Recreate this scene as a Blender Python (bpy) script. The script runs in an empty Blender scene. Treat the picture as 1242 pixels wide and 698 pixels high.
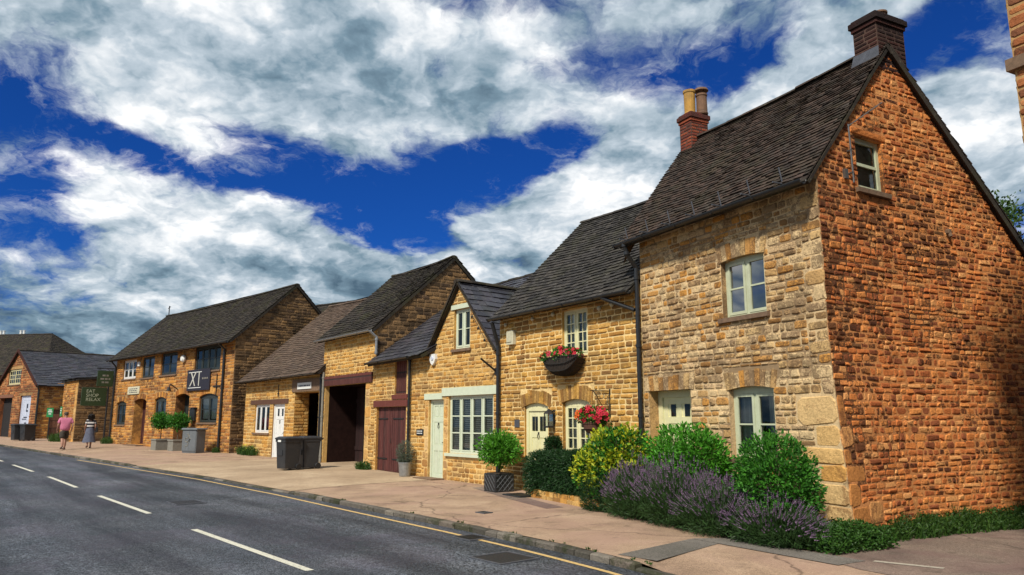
import bpy, math, random
from mathutils import Vector, Matrix, noise as mnoise
R = math.radians
sc = bpy.context.scene
COL = sc.collection

# ------------------------------------------------------------------ basics
class MB:
    def __init__(s): s.v = []; s.f = []; s.m = []
    def add(s, vs, fs, mi=0):
        k = len(s.v); s.v.extend(vs)
        for f in fs: s.f.append(tuple(i + k for i in f)); s.m.append(mi)
    def quad(s, a, b, c, d, mi=0): s.add([a, b, c, d], [(0, 1, 2, 3)], mi)
    def box(s, x0, x1, y0, y1, z0, z1, mi=0, M=None):
        vs = [(x0,y0,z0),(x1,y0,z0),(x1,y1,z0),(x0,y1,z0),(x0,y0,z1),(x1,y0,z1),(x1,y1,z1),(x0,y1,z1)]
        if M: vs = [M(*p) for p in vs]
        s.add(vs, [(0,3,2,1),(4,5,6,7),(0,1,5,4),(1,2,6,5),(2,3,7,6),(3,0,4,7)], mi)
    def bevel_box(s, x0, x1, y0, y1, z0, z1, b=.01, mi=0, top=1.0):
        # box with chamfered vertical edges and chamfered top; 'top' scales the upper ring
        cx, cy = (x0+x1)/2, (y0+y1)/2
        def ring(z, ins, sc_):
            X0, X1, Y0, Y1 = x0+ins, x1-ins, y0+ins, y1-ins
            p = [(X0+b,Y0),(X1-b,Y0),(X1,Y0+b),(X1,Y1-b),(X1-b,Y1),(X0+b,Y1),(X0,Y1-b),(X0,Y0+b)]
            return [(cx+(a-cx)*sc_, cy+(c-cy)*sc_, z) for a, c in p]
        vs = ring(z0, 0, 1) + ring(z1-b, 0, top) + ring(z1, b, top)
        fs = [tuple(reversed(range(8))), tuple(range(16, 24))]
        for r_ in (0, 8):
            for i in range(8): j = (i+1) % 8; fs.append((r_+i, r_+j, r_+8+j, r_+8+i))
        s.add(vs, fs, mi)
    def tube(s, pts, r, n=8, mi=0, caps=True):
        pts = [Vector(p) for p in pts]
        rr = r if isinstance(r, (list, tuple)) else [r]*len(pts)
        vs = []; fs = []
        for i, p in enumerate(pts):
            d = (pts[min(i+1, len(pts)-1)] - pts[max(i-1, 0)]).normalized()
            a = d.orthogonal() if abs(d.z) > .9 else d.cross(Vector((0,0,1)))
            a.normalize(); b = d.cross(a)
            if abs(d.z) > .9: a = Vector((1,0,0)); b = d.cross(a).normalized(); a = b.cross(d)
            for k in range(n):
                t = 2*math.pi*k/n; vs.append(tuple(p + rr[i]*(math.cos(t)*a + math.sin(t)*b)))
        for i in range(len(pts)-1):
            for k in range(n):
                j = (k+1) % n; fs.append((i*n+k, i*n+j, (i+1)*n+j, (i+1)*n+k))
        if caps: fs.append(tuple(range(n-1, -1, -1))); fs.append(tuple(range((len(pts)-1)*n, len(pts)*n)))
        s.add(vs, fs, mi)
    def lathe(s, prof, c=(0,0,0), n=16, mi=0, caps=True, sx=1, sy=1):
        vs = []; fs = []
        for r, z in prof:
            for k in range(n):
                t = 2*math.pi*k/n; vs.append((c[0]+sx*r*math.cos(t), c[1]+sy*r*math.sin(t), c[2]+z))
        for i in range(len(prof)-1):
            for k in range(n):
                j = (k+1) % n; fs.append((i*n+k, i*n+j, (i+1)*n+j, (i+1)*n+k))
        if caps: fs.append(tuple(range(n-1, -1, -1))); fs.append(tuple(range((len(prof)-1)*n, len(prof)*n)))
        s.add(vs, fs, mi)
    def build(s, name, mats, parent=None, smooth=False):
        me = bpy.data.meshes.new(name)
        me.from_pydata([tuple(p) for p in s.v], [], s.f)
        if not isinstance(mats, (list, tuple)): mats = [mats]
        for m in mats: me.materials.append(m)
        me.polygons.foreach_set('material_index', s.m)
        if smooth: me.polygons.foreach_set('use_smooth', [True]*len(s.f))
        me.update()
        o = bpy.data.objects.new(name, me); COL.objects.link(o)
        if parent: o.parent = parent
        return o

def tag(o, label=None, cat=None, group=None, kind=None):
    if label: o['label'] = label
    if cat: o['category'] = cat
    if group: o['group'] = group
    if kind: o['kind'] = kind
    return o
def thing(name, label, cat, loc=(0,0,0), rz=0, group=None):
    o = bpy.data.objects.new(name, None); COL.objects.link(o)
    o.location = loc; o.rotation_euler = (0, 0, rz); o.empty_display_size = .2
    return tag(o, label, cat, group)
def copy_tree(o, parent=None):
    kids = list(o.children)
    c = o.copy(); COL.objects.link(c)
    c.parent = parent
    for k in kids: copy_tree(k, c)
    return c
def zr(Y): return .008*max(0., min(Y, 140) - 18)

# ------------------------------------------------------------------ materials
def newmat(name):
    m = bpy.data.materials.new(name); m.use_nodes = True
    nt = m.node_tree; nt.nodes.clear()
    out = nt.nodes.new('ShaderNodeOutputMaterial'); b = nt.nodes.new('ShaderNodeBsdfPrincipled')
    nt.links.new(b.outputs[0], out.inputs[0])
    return m, nt, b
def N(nt, t, **kw):
    n = nt.nodes.new(t)
    for k, v in kw.items(): setattr(n, k, v)
    return n
def L(nt, a, b): nt.links.new(a, b)
def ramp(nt, fac, stops, interp='LINEAR'):
    r = N(nt, 'ShaderNodeValToRGB'); cr = r.color_ramp; cr.interpolation = interp
    while len(cr.elements) < len(stops): cr.elements.new(.5)
    for e, (p, c) in zip(cr.elements, stops): e.position = p; e.color = (*c, 1) if len(c) == 3 else c
    L(nt, fac, r.inputs[0]); return r.outputs[0]
def mixc(nt, a, b, fac, mode='MIX'):
    m = N(nt, 'ShaderNodeMix', data_type='RGBA', blend_type=mode)
    for sock, val in ((m.inputs[0], fac), (m.inputs[6], a), (m.inputs[7], b)):
        if hasattr(val, 'links'): L(nt, val, sock)
        else: sock.default_value = val if not isinstance(val, tuple) else ((*val, 1) if len(val) == 3 else val)
    return m.outputs[2]
def math_(nt, op, a, b=0., c=None, clamp=False):
    m = N(nt, 'ShaderNodeMath', operation=op); m.use_clamp = clamp
    for i, val in enumerate((a, b) if c is None else (a, b, c)):
        if hasattr(val, 'links'): L(nt, val, m.inputs[i])
        else: m.inputs[i].default_value = val
    return m.outputs[0]
def noise_(nt, vec, scale, detail=4, rough=.6, dist=0):
    n = N(nt, 'ShaderNodeTexNoise'); n.inputs['Scale'].default_value = scale
    n.inputs['Detail'].default_value = detail; n.inputs['Roughness'].default_value = rough
    n.inputs['Distortion'].default_value = dist
    if vec: L(nt, vec, n.inputs['Vector'])
    return n.outputs['Fac']
def bump_(nt, h, bsdf, strength=.5, dist=.01):
    b = N(nt, 'ShaderNodeBump'); b.inputs['Strength'].default_value = strength; b.inputs['Distance'].default_value = dist
    L(nt, h, b.inputs['Height']); L(nt, b.outputs[0], bsdf.inputs['Normal'])
def objc(nt): return N(nt, 'ShaderNodeTexCoord').outputs['Object']

def plain(name, col, rough=.6, var=.15, scale=18, metal=0, bump=.15, dirt=None, spec=None):
    m, nt, b = newmat(name); co = objc(nt)
    n = noise_(nt, co, scale, 5, .65)
    lo = tuple(c*(1-var) for c in col); hi = tuple(min(1, c*(1+var)) for c in col)
    c = ramp(nt, n, [(.3, lo), (.7, hi)])
    if dirt:
        d = noise_(nt, co, 3.1, 6, .7)
        c = mixc(nt, c, dirt[0], math_(nt, 'MULTIPLY', ramp(nt, d, [(.5, (0,0,0)), (.68, (1,1,1))]), dirt[1]))
    L(nt, c, b.inputs['Base Color']); b.inputs['Roughness'].default_value = rough; b.inputs['Metallic'].default_value = metal
    if spec is not None: b.inputs['Specular IOR Level'].default_value = spec
    if bump: bump_(nt, n, b, bump, .004)
    return m

def island(nt): return N(nt, 'ShaderNodeNewGeometry').outputs['Random Per Island']

def stone(name, stops, patina=((.06,.05,.04), .5, .8), zband=None, fine=.35, scale2=34, vband=None, bumpd=.014, flk=.9, pcon=1.3, istr=.22):
    m, nt, b = newmat(name); co = objc(nt); isl = island(nt)
    n = len(stops)
    c = ramp(nt, isl, [(i/n, s) for i, s in enumerate(stops)], 'CONSTANT')
    f = noise_(nt, co, scale2, 6, .7)
    f2 = noise_(nt, co, 7., 4, .6)
    k = math_(nt, 'ADD', math_(nt, 'MULTIPLY', f, 1.5*fine*2), 1-1.5*fine)
    k = math_(nt, 'MULTIPLY', k, math_(nt, 'ADD', math_(nt, 'MULTIPLY', f2, .7), .65))
    hv = N(nt, 'ShaderNodeHueSaturation'); L(nt, c, hv.inputs['Color']); L(nt, k, hv.inputs['Value'])
    c = hv.outputs[0]
    pc, amt, ps = patina
    pn = math_(nt, 'MULTIPLY_ADD', noise_(nt, co, ps, 5, .6, .6), pcon, .5-.5*pcon)
    isl2 = math_(nt, 'FRACT', math_(nt, 'MULTIPLY', isl, 17.3))
    pm = math_(nt, 'ADD', pn, math_(nt, 'MULTIPLY', math_(nt, 'SUBTRACT', isl2, .5), istr))
    if zband or vband:
        sp = N(nt, 'ShaderNodeSeparateXYZ'); L(nt, co, sp.inputs[0])
        for band, axis in ((zband, 2), (vband, 1)):
            if not band: continue
            for (p, q, sgn) in band:
                mr = N(nt, 'ShaderNodeMapRange', interpolation_type='SMOOTHSTEP'); L(nt, sp.outputs[axis], mr.inputs[0])
                mr.inputs[1].default_value = p; mr.inputs[2].default_value = q
                mr.inputs[3].default_value = 0; mr.inputs[4].default_value = sgn
                pm = math_(nt, 'ADD', pm, mr.outputs[0])
    fleck = math_(nt, 'ADD', math_(nt, 'MULTIPLY', noise_(nt, co, 11, 5, .7), .45), math_(nt, 'MULTIPLY', noise_(nt, co, 42, 5, .75), .55))
    pm = math_(nt, 'ADD', pm, math_(nt, 'MULTIPLY', math_(nt, 'SUBTRACT', fleck, .5), flk))
    pf = ramp(nt, pm, [(.5, (0,0,0)), (.62, (1,1,1))])
    c = mixc(nt, c, pc, math_(nt, 'MULTIPLY', pf, amt))
    L(nt, c, b.inputs['Base Color']); b.inputs['Roughness'].default_value = .93
    b.inputs['Specular IOR Level'].default_value = .15
    h = math_(nt, 'ADD', f, math_(nt, 'MULTIPLY', noise_(nt, co, 15, 4, .6), 1.2))
    bump_(nt, h, b, .9, bumpd)
    return m

def tiles(name, stops, moss=((.07,.075,.03), .35), rough=.85, lichen=((.3,.29,.24), .0), spec=.2):
    m, nt, b = newmat(name); co = objc(nt); isl = island(nt)
    n = len(stops)
    c = ramp(nt, isl, [(i/n, s) for i, s in enumerate(stops)], 'CONSTANT')
    f = noise_(nt, co, 26, 6, .7)
    hv = N(nt, 'ShaderNodeHueSaturation'); L(nt, c, hv.inputs['Color'])
    L(nt, math_(nt, 'ADD', math_(nt, 'MULTIPLY', f, 1.2), .4), hv.inputs['Value'])
    mo = noise_(nt, co, 1.6, 8, .78)
    c = mixc(nt, hv.outputs[0], moss[0], math_(nt, 'MULTIPLY', ramp(nt, mo, [(.5, (0,0,0)), (.62, (1,1,1))]), moss[1]))
    li = noise_(nt, co, 9, 6, .75)
    c = mixc(nt, c, lichen[0], math_(nt, 'MULTIPLY', ramp(nt, li, [(.58, (0,0,0)), (.66, (1,1,1))]), lichen[1]))
    L(nt, c, b.inputs['Base Color']); b.inputs['Roughness'].default_value = rough
    b.inputs['Specular IOR Level'].default_value = spec
    bump_(nt, f, b, .6, .008)
    return m

def leafmat(name, stops, rough=.5, trans=.25):
    m, nt, b = newmat(name); isl = island(nt); n = len(stops)
    c = ramp(nt, isl, [(i/max(1, n-1), s) for i, s in enumerate(stops)])
    L(nt, c, b.inputs['Base Color']); b.inputs['Roughness'].default_value = rough
    b.inputs['Specular IOR Level'].default_value = .3
    tr = N(nt, 'ShaderNodeBsdfTranslucent'); L(nt, mixc(nt, c, (1., 1., .35), .25, 'MULTIPLY'), tr.inputs[0])
    mx = N(nt, 'ShaderNodeMixShader'); mx.inputs[0].default_value = trans
    out = [x for x in nt.nodes if x.type == 'OUTPUT_MATERIAL'][0]
    L(nt, b.outputs[0], mx.inputs[1]); L(nt, tr.outputs[0], mx.inputs[2]); L(nt, mx.outputs[0], out.inputs[0])
    return m

def glassmat():
    m, nt, b = newmat('clear_glass')
    out = [x for x in nt.nodes if x.type == 'OUTPUT_MATERIAL'][0]
    t = N(nt, 'ShaderNodeBsdfTransparent'); t.inputs[0].default_value = (.86, .9, .88, 1)
    g = N(nt, 'ShaderNodeBsdfGlossy'); g.inputs['Roughness'].default_value = .015
    fr = N(nt, 'ShaderNodeFresnel'); fr.inputs[0].default_value = 1.55
    mx = N(nt, 'ShaderNodeMixShader')
    L(nt, math_(nt, 'ADD', fr.outputs[0], .03), mx.inputs[0])
    L(nt, t.outputs[0], mx.inputs[1]); L(nt, g.outputs[0], mx.inputs[2]); L(nt, mx.outputs[0], out.inputs[0])
    nt.nodes.remove(b)
    return m

def planks(name, col, w=.12, axis=0, rough=.75, worn=None):
    m, nt, b = newmat(name); co = objc(nt)
    sp = N(nt, 'ShaderNodeSeparateXYZ'); L(nt, co, sp.inputs[0])
    u = math_(nt, 'DIVIDE', sp.outputs[axis], w)
    idn = N(nt, 'ShaderNodeTexWhiteNoise', noise_dimensions='1D'); L(nt, math_(nt, 'FLOOR', u), idn.inputs['W'])
    fr = math_(nt, 'FRACT', u)
    gap = math_(nt, 'MINIMUM', math_(nt, 'MULTIPLY', fr, 14), math_(nt, 'MULTIPLY', math_(nt, 'SUBTRACT', 1, fr), 14), clamp=True)
    mp = N(nt, 'ShaderNodeMapping'); L(nt, co, mp.inputs[0]); mp.inputs['Scale'].default_value = (30, 30, 2)
    gr = noise_(nt, mp.outputs[0], 1.0, 6, .7)
    hv = N(nt, 'ShaderNodeHueSaturation'); hv.inputs['Color'].default_value = (*col, 1)
    L(nt, math_(nt, 'ADD', math_(nt, 'MULTIPLY', gr, .9), math_(nt, 'MULTIPLY', idn.outputs[0], .5)), hv.inputs['Value'])
    c = hv.outputs[0]
    if worn: c = mixc(nt, c, worn, math_(nt, 'MULTIPLY', ramp(nt, gr, [(.55, (0,0,0)), (.66, (1,1,1))]), .6))
    c = mixc(nt, (.008, .006, .005), c, gap)
    L(nt, c, b.inputs['Base Color']); b.inputs['Roughness'].default_value = rough
    bump_(nt, math_(nt, 'ADD', gap, math_(nt, 'MULTIPLY', gr, .3)), b, .7, .01)
    return m

def ground_mat(name, stops, speck=.5, speck_scale=220, patch=1.1, rough=.9, tint=None, bump=.5, stain=None, cracks=False, tracks=None):
    m, nt, b = newmat(name)
    co = N(nt, 'ShaderNodeTexCoord').outputs['Object']
    a = noise_(nt, co, patch, 8, .62, .4)
    c = ramp(nt, a, stops)
    s1 = noise_(nt, co, speck_scale, 2, .6); s2 = noise_(nt, co, speck_scale*.28, 3, .6)
    k = math_(nt, 'ADD', math_(nt, 'MULTIPLY', math_(nt, 'SUBTRACT', s1, .5), speck*4.), 1.)
    k = math_(nt, 'ADD', k, math_(nt, 'MULTIPLY', math_(nt, 'SUBTRACT', s2, .5), speck*1.6))
    k = math_(nt, 'MAXIMUM', k, .1)
    hv = N(nt, 'ShaderNodeHueSaturation'); L(nt, c, hv.inputs['Color']); L(nt, k, hv.inputs['Value']); c = hv.outputs[0]
    if tint:
        t = noise_(nt, co, .55, 5, .6, .8)
        c = mixc(nt, c, tint[0], math_(nt, 'MULTIPLY', ramp(nt, t, [(.45, (0,0,0)), (.62, (1,1,1))]), tint[1]))
    if tracks:
        mp = N(nt, 'ShaderNodeMapping', vector_type='TEXTURE'); L(nt, co, mp.inputs[0]); mp.inputs['Rotation'].default_value = (0, 0, math.atan2(.768, -.64)); mp.inputs['Scale'].default_value = (9, .75, 1)
        t = noise_(nt, mp.outputs[0], 1., 5, .6, .3)
        c = mixc(nt, c, ramp(nt, t, [(.36, (.5,.5,.52)), (.5, (1,1,1)), (.64, (1.5,1.5,1.55))]), tracks, 'MULTIPLY')
    if stain:
        t = noise_(nt, co, 2.3, 7, .7, .5)
        c = mixc(nt, c, stain[0], math_(nt, 'MULTIPLY', ramp(nt, t, [(.55, (0,0,0)), (.7, (1,1,1))]), stain[1]))
    if cracks:
        v = N(nt, 'ShaderNodeTexVoronoi', feature='DISTANCE_TO_EDGE'); v.inputs['Scale'].default_value = .38
        w = N(nt, 'ShaderNodeMix', data_type='VECTOR')
        nn = N(nt, 'ShaderNodeTexNoise'); nn.inputs['Scale'].default_value = 1.6; nn.inputs['Detail'].default_value = 6; L(nt, co, nn.inputs['Vector'])
        L(nt, co, w.inputs[4]); L(nt, nn.outputs['Color'], w.inputs[5]); w.inputs[0].default_value = .35
        L(nt, w.outputs[1], v.inputs['Vector'])
        cr = ramp(nt, v.outputs['Distance'], [(.0, (.45,.45,.45)), (.007, (1,1,1))])
        c = mixc(nt, c, cr, 1., 'MULTIPLY')
    L(nt, c, b.inputs['Base Color']); b.inputs['Roughness'].default_value = rough
    b.inputs['Specular IOR Level'].default_value = .25
    bump_(nt, math_(nt, 'ADD', s1, math_(nt, 'MULTIPLY', s2, .8)), b, bump, .006)
    return m

MT = {}
def setup_materials():
    A = MT
    A['gold'] = stone('golden_limestone', [(.52,.28,.070),(.45,.235,.055),(.58,.34,.10),(.39,.19,.045),(.52,.30,.085),(.47,.26,.06),(.31,.16,.05),(.56,.32,.085)], ((.15,.085,.035), .6, 1.3))
    A['gold_mortar'] = stone('golden_mortar', [(.74,.55,.25)], ((.42,.27,.11), .5, 1.4), bumpd=.006)
    A['gold3'] = stone('warm_limestone', [(.55,.31,.085),(.48,.25,.06),(.58,.36,.12),(.42,.21,.055),(.53,.28,.07),(.50,.31,.11)], ((.17,.095,.045), .6, 1.1))
    A['gold3_mortar'] = stone('warm_mortar', [(.66,.46,.19)], ((.36,.22,.09), .5, 1.3), bumpd=.006)
    A['cream'] = stone('cream_limestone', [(.54,.36,.16),(.47,.29,.12),(.62,.45,.24),(.50,.26,.08),(.42,.27,.13),(.58,.40,.19),(.52,.25,.06),(.50,.35,.19),(.56,.41,.22)],
                       ((.095,.056,.032), .66, 1.2), zband=[(0,.1,-.03),(1.7,3.0,.10),(3.9,4.9,-.07)], flk=2.2)
    A['cream_mortar'] = stone('cream_mortar', [(.60,.44,.24)], ((.15,.095,.055), .75, 1.5), zband=[(1.7,3.0,.07),(3.9,4.9,-.07)], bumpd=.006, flk=1.2)
    A['orange'] = stone('orange_limestone', [(.60,.205,.055),(.50,.158,.045),(.66,.255,.072),(.40,.118,.038),(.62,.235,.072),(.54,.172,.050),(.27,.085,.034),(.66,.31,.11)],
                        ((.055,.025,.014), .85, 1.0), zband=[(.4,2.0,.02),(2.0,3.4,.07),(4.4,6.0,-.06)], vband=[(.15,.75,-.10),(1.2,4.0,-.02)], flk=1.7, pcon=1.25, istr=.42)
    A['orange_mortar'] = stone('orange_mortar', [(.56,.24,.085)], ((.05,.024,.014), .85, .8), zband=[(.4,2.0,.02),(2.0,3.4,.07),(4.4,6.0,-.06)], vband=[(.15,.75,-.14),(1.2,4.0,-.03)], bumpd=.006, flk=1.6, pcon=1.25)
    A['quoin'] = stone('quoin_limestone', [(.60,.38,.15),(.55,.32,.11),(.62,.42,.19),(.58,.31,.09)], ((.22,.10,.04), .6, 1.5), fine=.35, flk=1.4)
    A['quoin_orange'] = stone('orange_quoin', [(.56,.25,.075),(.50,.21,.06),(.60,.29,.10),(.46,.19,.055)], ((.16,.065,.03), .65, 1.3), fine=.35, flk=1.4)
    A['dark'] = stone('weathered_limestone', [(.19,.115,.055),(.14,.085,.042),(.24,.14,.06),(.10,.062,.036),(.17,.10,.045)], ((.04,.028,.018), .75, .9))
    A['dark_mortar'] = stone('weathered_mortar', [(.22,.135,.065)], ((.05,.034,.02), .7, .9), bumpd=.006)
    A['far'] = stone('ochre_limestone', [(.50,.23,.05),(.42,.185,.045),(.56,.29,.08),(.36,.14,.035),(.46,.22,.065),(.27,.12,.045)], ((.10,.05,.026), .7, 1.0))
    A['rust'] = stone('rust_limestone', [(.40,.15,.055),(.33,.115,.045),(.44,.19,.075),(.27,.095,.038),(.20,.08,.04)], ((.08,.04,.025), .7, 1.0))
    A['far_mortar'] = stone('ochre_mortar', [(.40,.24,.10)], ((.12,.075,.04), .6, .9), bumpd=.006)
    A['brick'] = stone('red_brick', [(.22,.052,.03),(.17,.042,.028),(.27,.07,.035),(.13,.035,.026)], ((.045,.03,.025), .6, 1.8))
    A['brick_dark'] = stone('dark_brick', [(.042,.019,.016),(.032,.016,.014),(.052,.021,.017),(.026,.013,.012)], ((.02,.016,.015), .6, 1.8))
    A['brick_mortar'] = stone('brick_mortar', [(.09,.055,.042)], ((.03,.022,.02), .6, 1.8), bumpd=.005)
    A['tile'] = tiles('brown_stone_tile', [(.054,.037,.029),(.042,.030,.024),(.070,.047,.037),(.031,.023,.019),(.049,.038,.031),(.060,.040,.030)], ((.045,.042,.022), .45), lichen=((.17,.15,.11), .45))
    A['tile_grey'] = tiles('grey_stone_tile', [(.045,.041,.037),(.036,.033,.030),(.056,.050,.044),(.028,.026,.025),(.049,.045,.042)], ((.05,.05,.025), .4), lichen=((.21,.20,.16), .5))
    A['tile_pale'] = tiles('pale_brown_tile', [(.105,.072,.052),(.09,.062,.046),(.12,.085,.062),(.078,.056,.043)], ((.06,.052,.03), .35), lichen=((.2,.17,.13), .3))
    A['slate'] = tiles('welsh_slate', [(.042,.042,.052),(.034,.034,.042),(.056,.055,.066),(.028,.027,.034),(.05,.045,.055)], ((.06,.065,.03), .25), rough=.45, lichen=((.26,.25,.2), .35), spec=.5)
    A['tile_dark'] = tiles('mossy_dark_tile', [(.032,.026,.021),(.026,.021,.018),(.040,.032,.025),(.021,.018,.015)], ((.05,.05,.018), .5), lichen=((.14,.13,.085), .5))
    A['sage'] = plain('sage_paint', (.50,.54,.37), .45, .06, 8, bump=.05, dirt=((.3,.29,.18), .35))
    A['creampaint'] = plain('cream_paint', (.72,.69,.40), .45, .05, 8, bump=.05, dirt=((.5,.45,.25), .3))
    A['mint'] = plain('pale_green_paint', (.56,.62,.47), .45, .05, 8, bump=.05, dirt=((.4,.4,.3), .25))
    A['white'] = plain('white_paint', (.72,.73,.70), .45, .05, 8, bump=.05, dirt=((.45,.43,.38), .3))
    A['greyblue'] = plain('blue_grey_paint', (.50,.55,.66), .5, .06, 6, bump=.05, dirt=((.35,.36,.4), .3))
    A['darkframe'] = plain('dark_frame_paint', (.025,.032,.03), .5, .2, 10)
    A['black'] = plain('black_plastic', (.014,.015,.016), .38, .25, 12, bump=.05)
    A['binplastic'] = plain('bin_plastic', (.022,.024,.027), .5, .2, 25, bump=.1, dirt=((.06,.055,.05), .4))
    A['lead'] = plain('lead_sheet', (.10,.105,.12), .5, .25, 9, metal=.4)
    A['iron'] = plain('black_iron', (.02,.019,.018), .55, .3, 30, metal=.3)
    A['steel'] = plain('galvanised_steel', (.32,.33,.33), .45, .2, 14, metal=.7)
    A['silver'] = plain('aerial_metal', (.24,.24,.23), .4, .15, 20, metal=.8)
    A['oak'] = planks('brown_timber', (.20,.085,.045), .5, 2, .8)
    A['redtimber'] = planks('red_stained_timber', (.145,.030,.020), .6, 2, .8, worn=(.16,.075,.05))
    A['reddoor'] = planks('red_plank_door', (.10,.020,.016), .13, 0, .75, worn=(.20,.10,.075))
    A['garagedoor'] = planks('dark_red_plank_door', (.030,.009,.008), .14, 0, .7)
    A['claypot'] = plain('yellow_clay_pot', (.42,.23,.045), .8, .2, 9, dirt=((.12,.09,.05), .5))
    A['darkpot'] = plain('dark_clay_pot', (.16,.085,.045), .8, .25, 9, dirt=((.04,.03,.03), .5))
    A['sill'] = plain('brown_stone_sill', (.16,.10,.06), .85, .3, 12, bump=.3)
    A['lintelstone'] = plain('pale_lintel_stone', (.52,.50,.36), .85, .12, 10, bump=.2, dirt=((.3,.27,.18), .4))
    A['concrete'] = plain('planter_concrete', (.20,.19,.16), .85, .2, 12, bump=.3, dirt=((.1,.1,.07), .4))
    A['kerb'] = stone('kerb_stone', [(.13,.115,.095),(.10,.09,.075),(.18,.16,.13),(.075,.068,.055),(.15,.125,.10)], ((.03,.038,.014), .7, 1.7))
    A['cabinet'] = plain('cabinet_grey_paint', (.125,.14,.15), .5, .12, 6, bump=.08, dirt=((.06,.065,.06), .5))
    A['green'] = plain('dark_green_sign_paint', (.022,.046,.016), .45, .12, 8, bump=.05)
    A['greensign'] = plain('bright_green_sign_paint', (.02,.22,.06), .45, .1, 8, bump=.05)
    A['purpleblack'] = plain('purple_black_sign_paint', (.016,.013,.022), .45, .2, 8, bump=.05)
    A['letter'] = plain('white_lettering', (.72,.74,.70), .5, .04, 8, bump=0)
    A['palegreen'] = plain('pale_green_lettering', (.36,.40,.28), .6, .1, 8, bump=0)
    A['cream_letter'] = plain('cream_lettering', (.48,.48,.42), .6, .1, 8, bump=0)
    A['darkletter'] = plain('dark_lettering', (.03,.035,.06), .5, .04, 8, bump=0)
    A['glassdark'] = plain('dark_window_glass', (.012,.015,.014), .04, .3, 2, bump=0, spec=.5)
    A['glassdark'].node_tree.nodes['Principled BSDF'].inputs['IOR'].default_value = 1.6
    A['glassbright'] = plain('bright_window_glass', (.02,.025,.025), .03, .3, 2, bump=0)
    A['glassbright'].node_tree.nodes['Principled BSDF'].inputs['IOR'].default_value = 2.9
    A['glass'] = glassmat()
    A['blind'] = plain('white_shutter_paint', (.80,.80,.70), .6, .06, 8, bump=0)
    A['curtain'] = plain('pale_curtain_cloth', (.50,.52,.47), .9, .15, 6, bump=.1)
    A['yellowblind'] = plain('pale_yellow_blind', (.55,.50,.28), .9, .12, 6, bump=.1)
    A['lining'] = plain('passage_shade_boards', (.016,.007,.0055), .95, .3, 6, bump=.2, spec=.1)  # shade of the carriage passage put into the board colour
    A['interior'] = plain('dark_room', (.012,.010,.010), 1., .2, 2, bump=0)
    A['bark'] = plain('bark', (.10,.07,.045), .95, .35, 22, bump=.8)
    A['soil'] = plain('soil', (.045,.03,.02), 1., .4, 30, bump=.8)
    A['wicker'] = planks('brown_wicker', (.12,.05,.03), .02, 2, .8)
    A['bay'] = leafmat('bay_leaves', [(.045,.16,.012),(.07,.24,.016),(.11,.34,.025),(.05,.18,.016)])
    A['shrub'] = leafmat('bright_green_leaves', [(.035,.13,.010),(.06,.24,.015),(.10,.36,.025),(.03,.11,.010)])
    A['shrub2'] = leafmat('deep_green_leaves', [(.022,.095,.012),(.04,.17,.016),(.07,.26,.022),(.018,.07,.010)])
    A['hedge'] = leafmat('dark_hedge_needles', [(.009,.034,.010),(.015,.052,.014),(.026,.078,.018),(.008,.026,.009)])
    A['yellowleaf'] = leafmat('yellow_variegated_leaves', [(.06,.17,.015),(.44,.48,.02),(.56,.54,.03),(.16,.30,.02),(.50,.52,.03),(.07,.20,.015)])
    A['lavleaf'] = leafmat('lavender_leaves', [(.03,.07,.018),(.045,.10,.026),(.02,.05,.014),(.06,.115,.035)])
    A['lavflower'] = leafmat('lavender_flowers', [(.15,.09,.165),(.23,.145,.24),(.10,.06,.115),(.33,.23,.33)], .8)
    A['weed'] = leafmat('weed_leaves', [(.02,.06,.010),(.035,.09,.014),(.055,.115,.018),(.016,.045,.008)])
    A['ivy'] = leafmat('ground_ivy_leaves', [(.028,.085,.012),(.045,.125,.016),(.02,.06,.01),(.06,.14,.02)])
    A['olive'] = leafmat('grey_green_leaves', [(.09,.12,.09),(.13,.16,.12),(.07,.10,.07)])
    A['tree'] = leafmat('tree_leaves', [(.03,.07,.015),(.05,.11,.02),(.07,.13,.025),(.025,.055,.012)])
    A['redpetal'] = leafmat('red_petals', [(.50,.012,.03),(.62,.02,.06),(.40,.01,.02),(.58,.05,.10)], .6)
    A['orangepetal'] = leafmat('orange_petals', [(.70,.13,.015),(.80,.19,.02),(.66,.09,.02)], .6)
    A['pinkpetal'] = leafmat('pink_petals', [(.60,.05,.14),(.70,.10,.22),(.55,.03,.08)], .6)
    A['skin'] = plain('skin', (.36,.19,.13), .6, .08, 12, bump=0)
    A['pinkshirt'] = plain('pink_cotton', (.52,.16,.25), .9, .1, 20, bump=.2)
    A['shorts'] = plain('dark_brown_cotton', (.04,.032,.024), .9, .2, 20, bump=.2)
    A['skirt'] = plain('blue_grey_denim', (.085,.095,.135), .9, .25, 14, bump=.3)
    A['hairdark'] = plain('dark_hair', (.012,.008,.006), .6, .3, 50, bump=.6)
    A['hairgrey'] = plain('brown_cropped_hair', (.05,.03,.02), .7, .3, 50, bump=.6)
    A['bagblack'] = plain('black_leather', (.012,.012,.013), .45, .2, 20)
    A['shoe'] = plain('brown_shoe_leather', (.06,.03,.02), .6, .2, 20)
    m, nt, b = newmat('striped_knit'); co = objc(nt)
    sp = N(nt, 'ShaderNodeSeparateXYZ'); L(nt, co, sp.inputs[0])
    f = math_(nt, 'FRACT', math_(nt, 'DIVIDE', sp.outputs[2], .17))
    L(nt, ramp(nt, f, [(0, (.012,.012,.022)), (.55, (.55,.53,.5))], 'CONSTANT'), b.inputs['Base Color']); b.inputs['Roughness'].default_value = .9
    A['stripe'] = m
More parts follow.
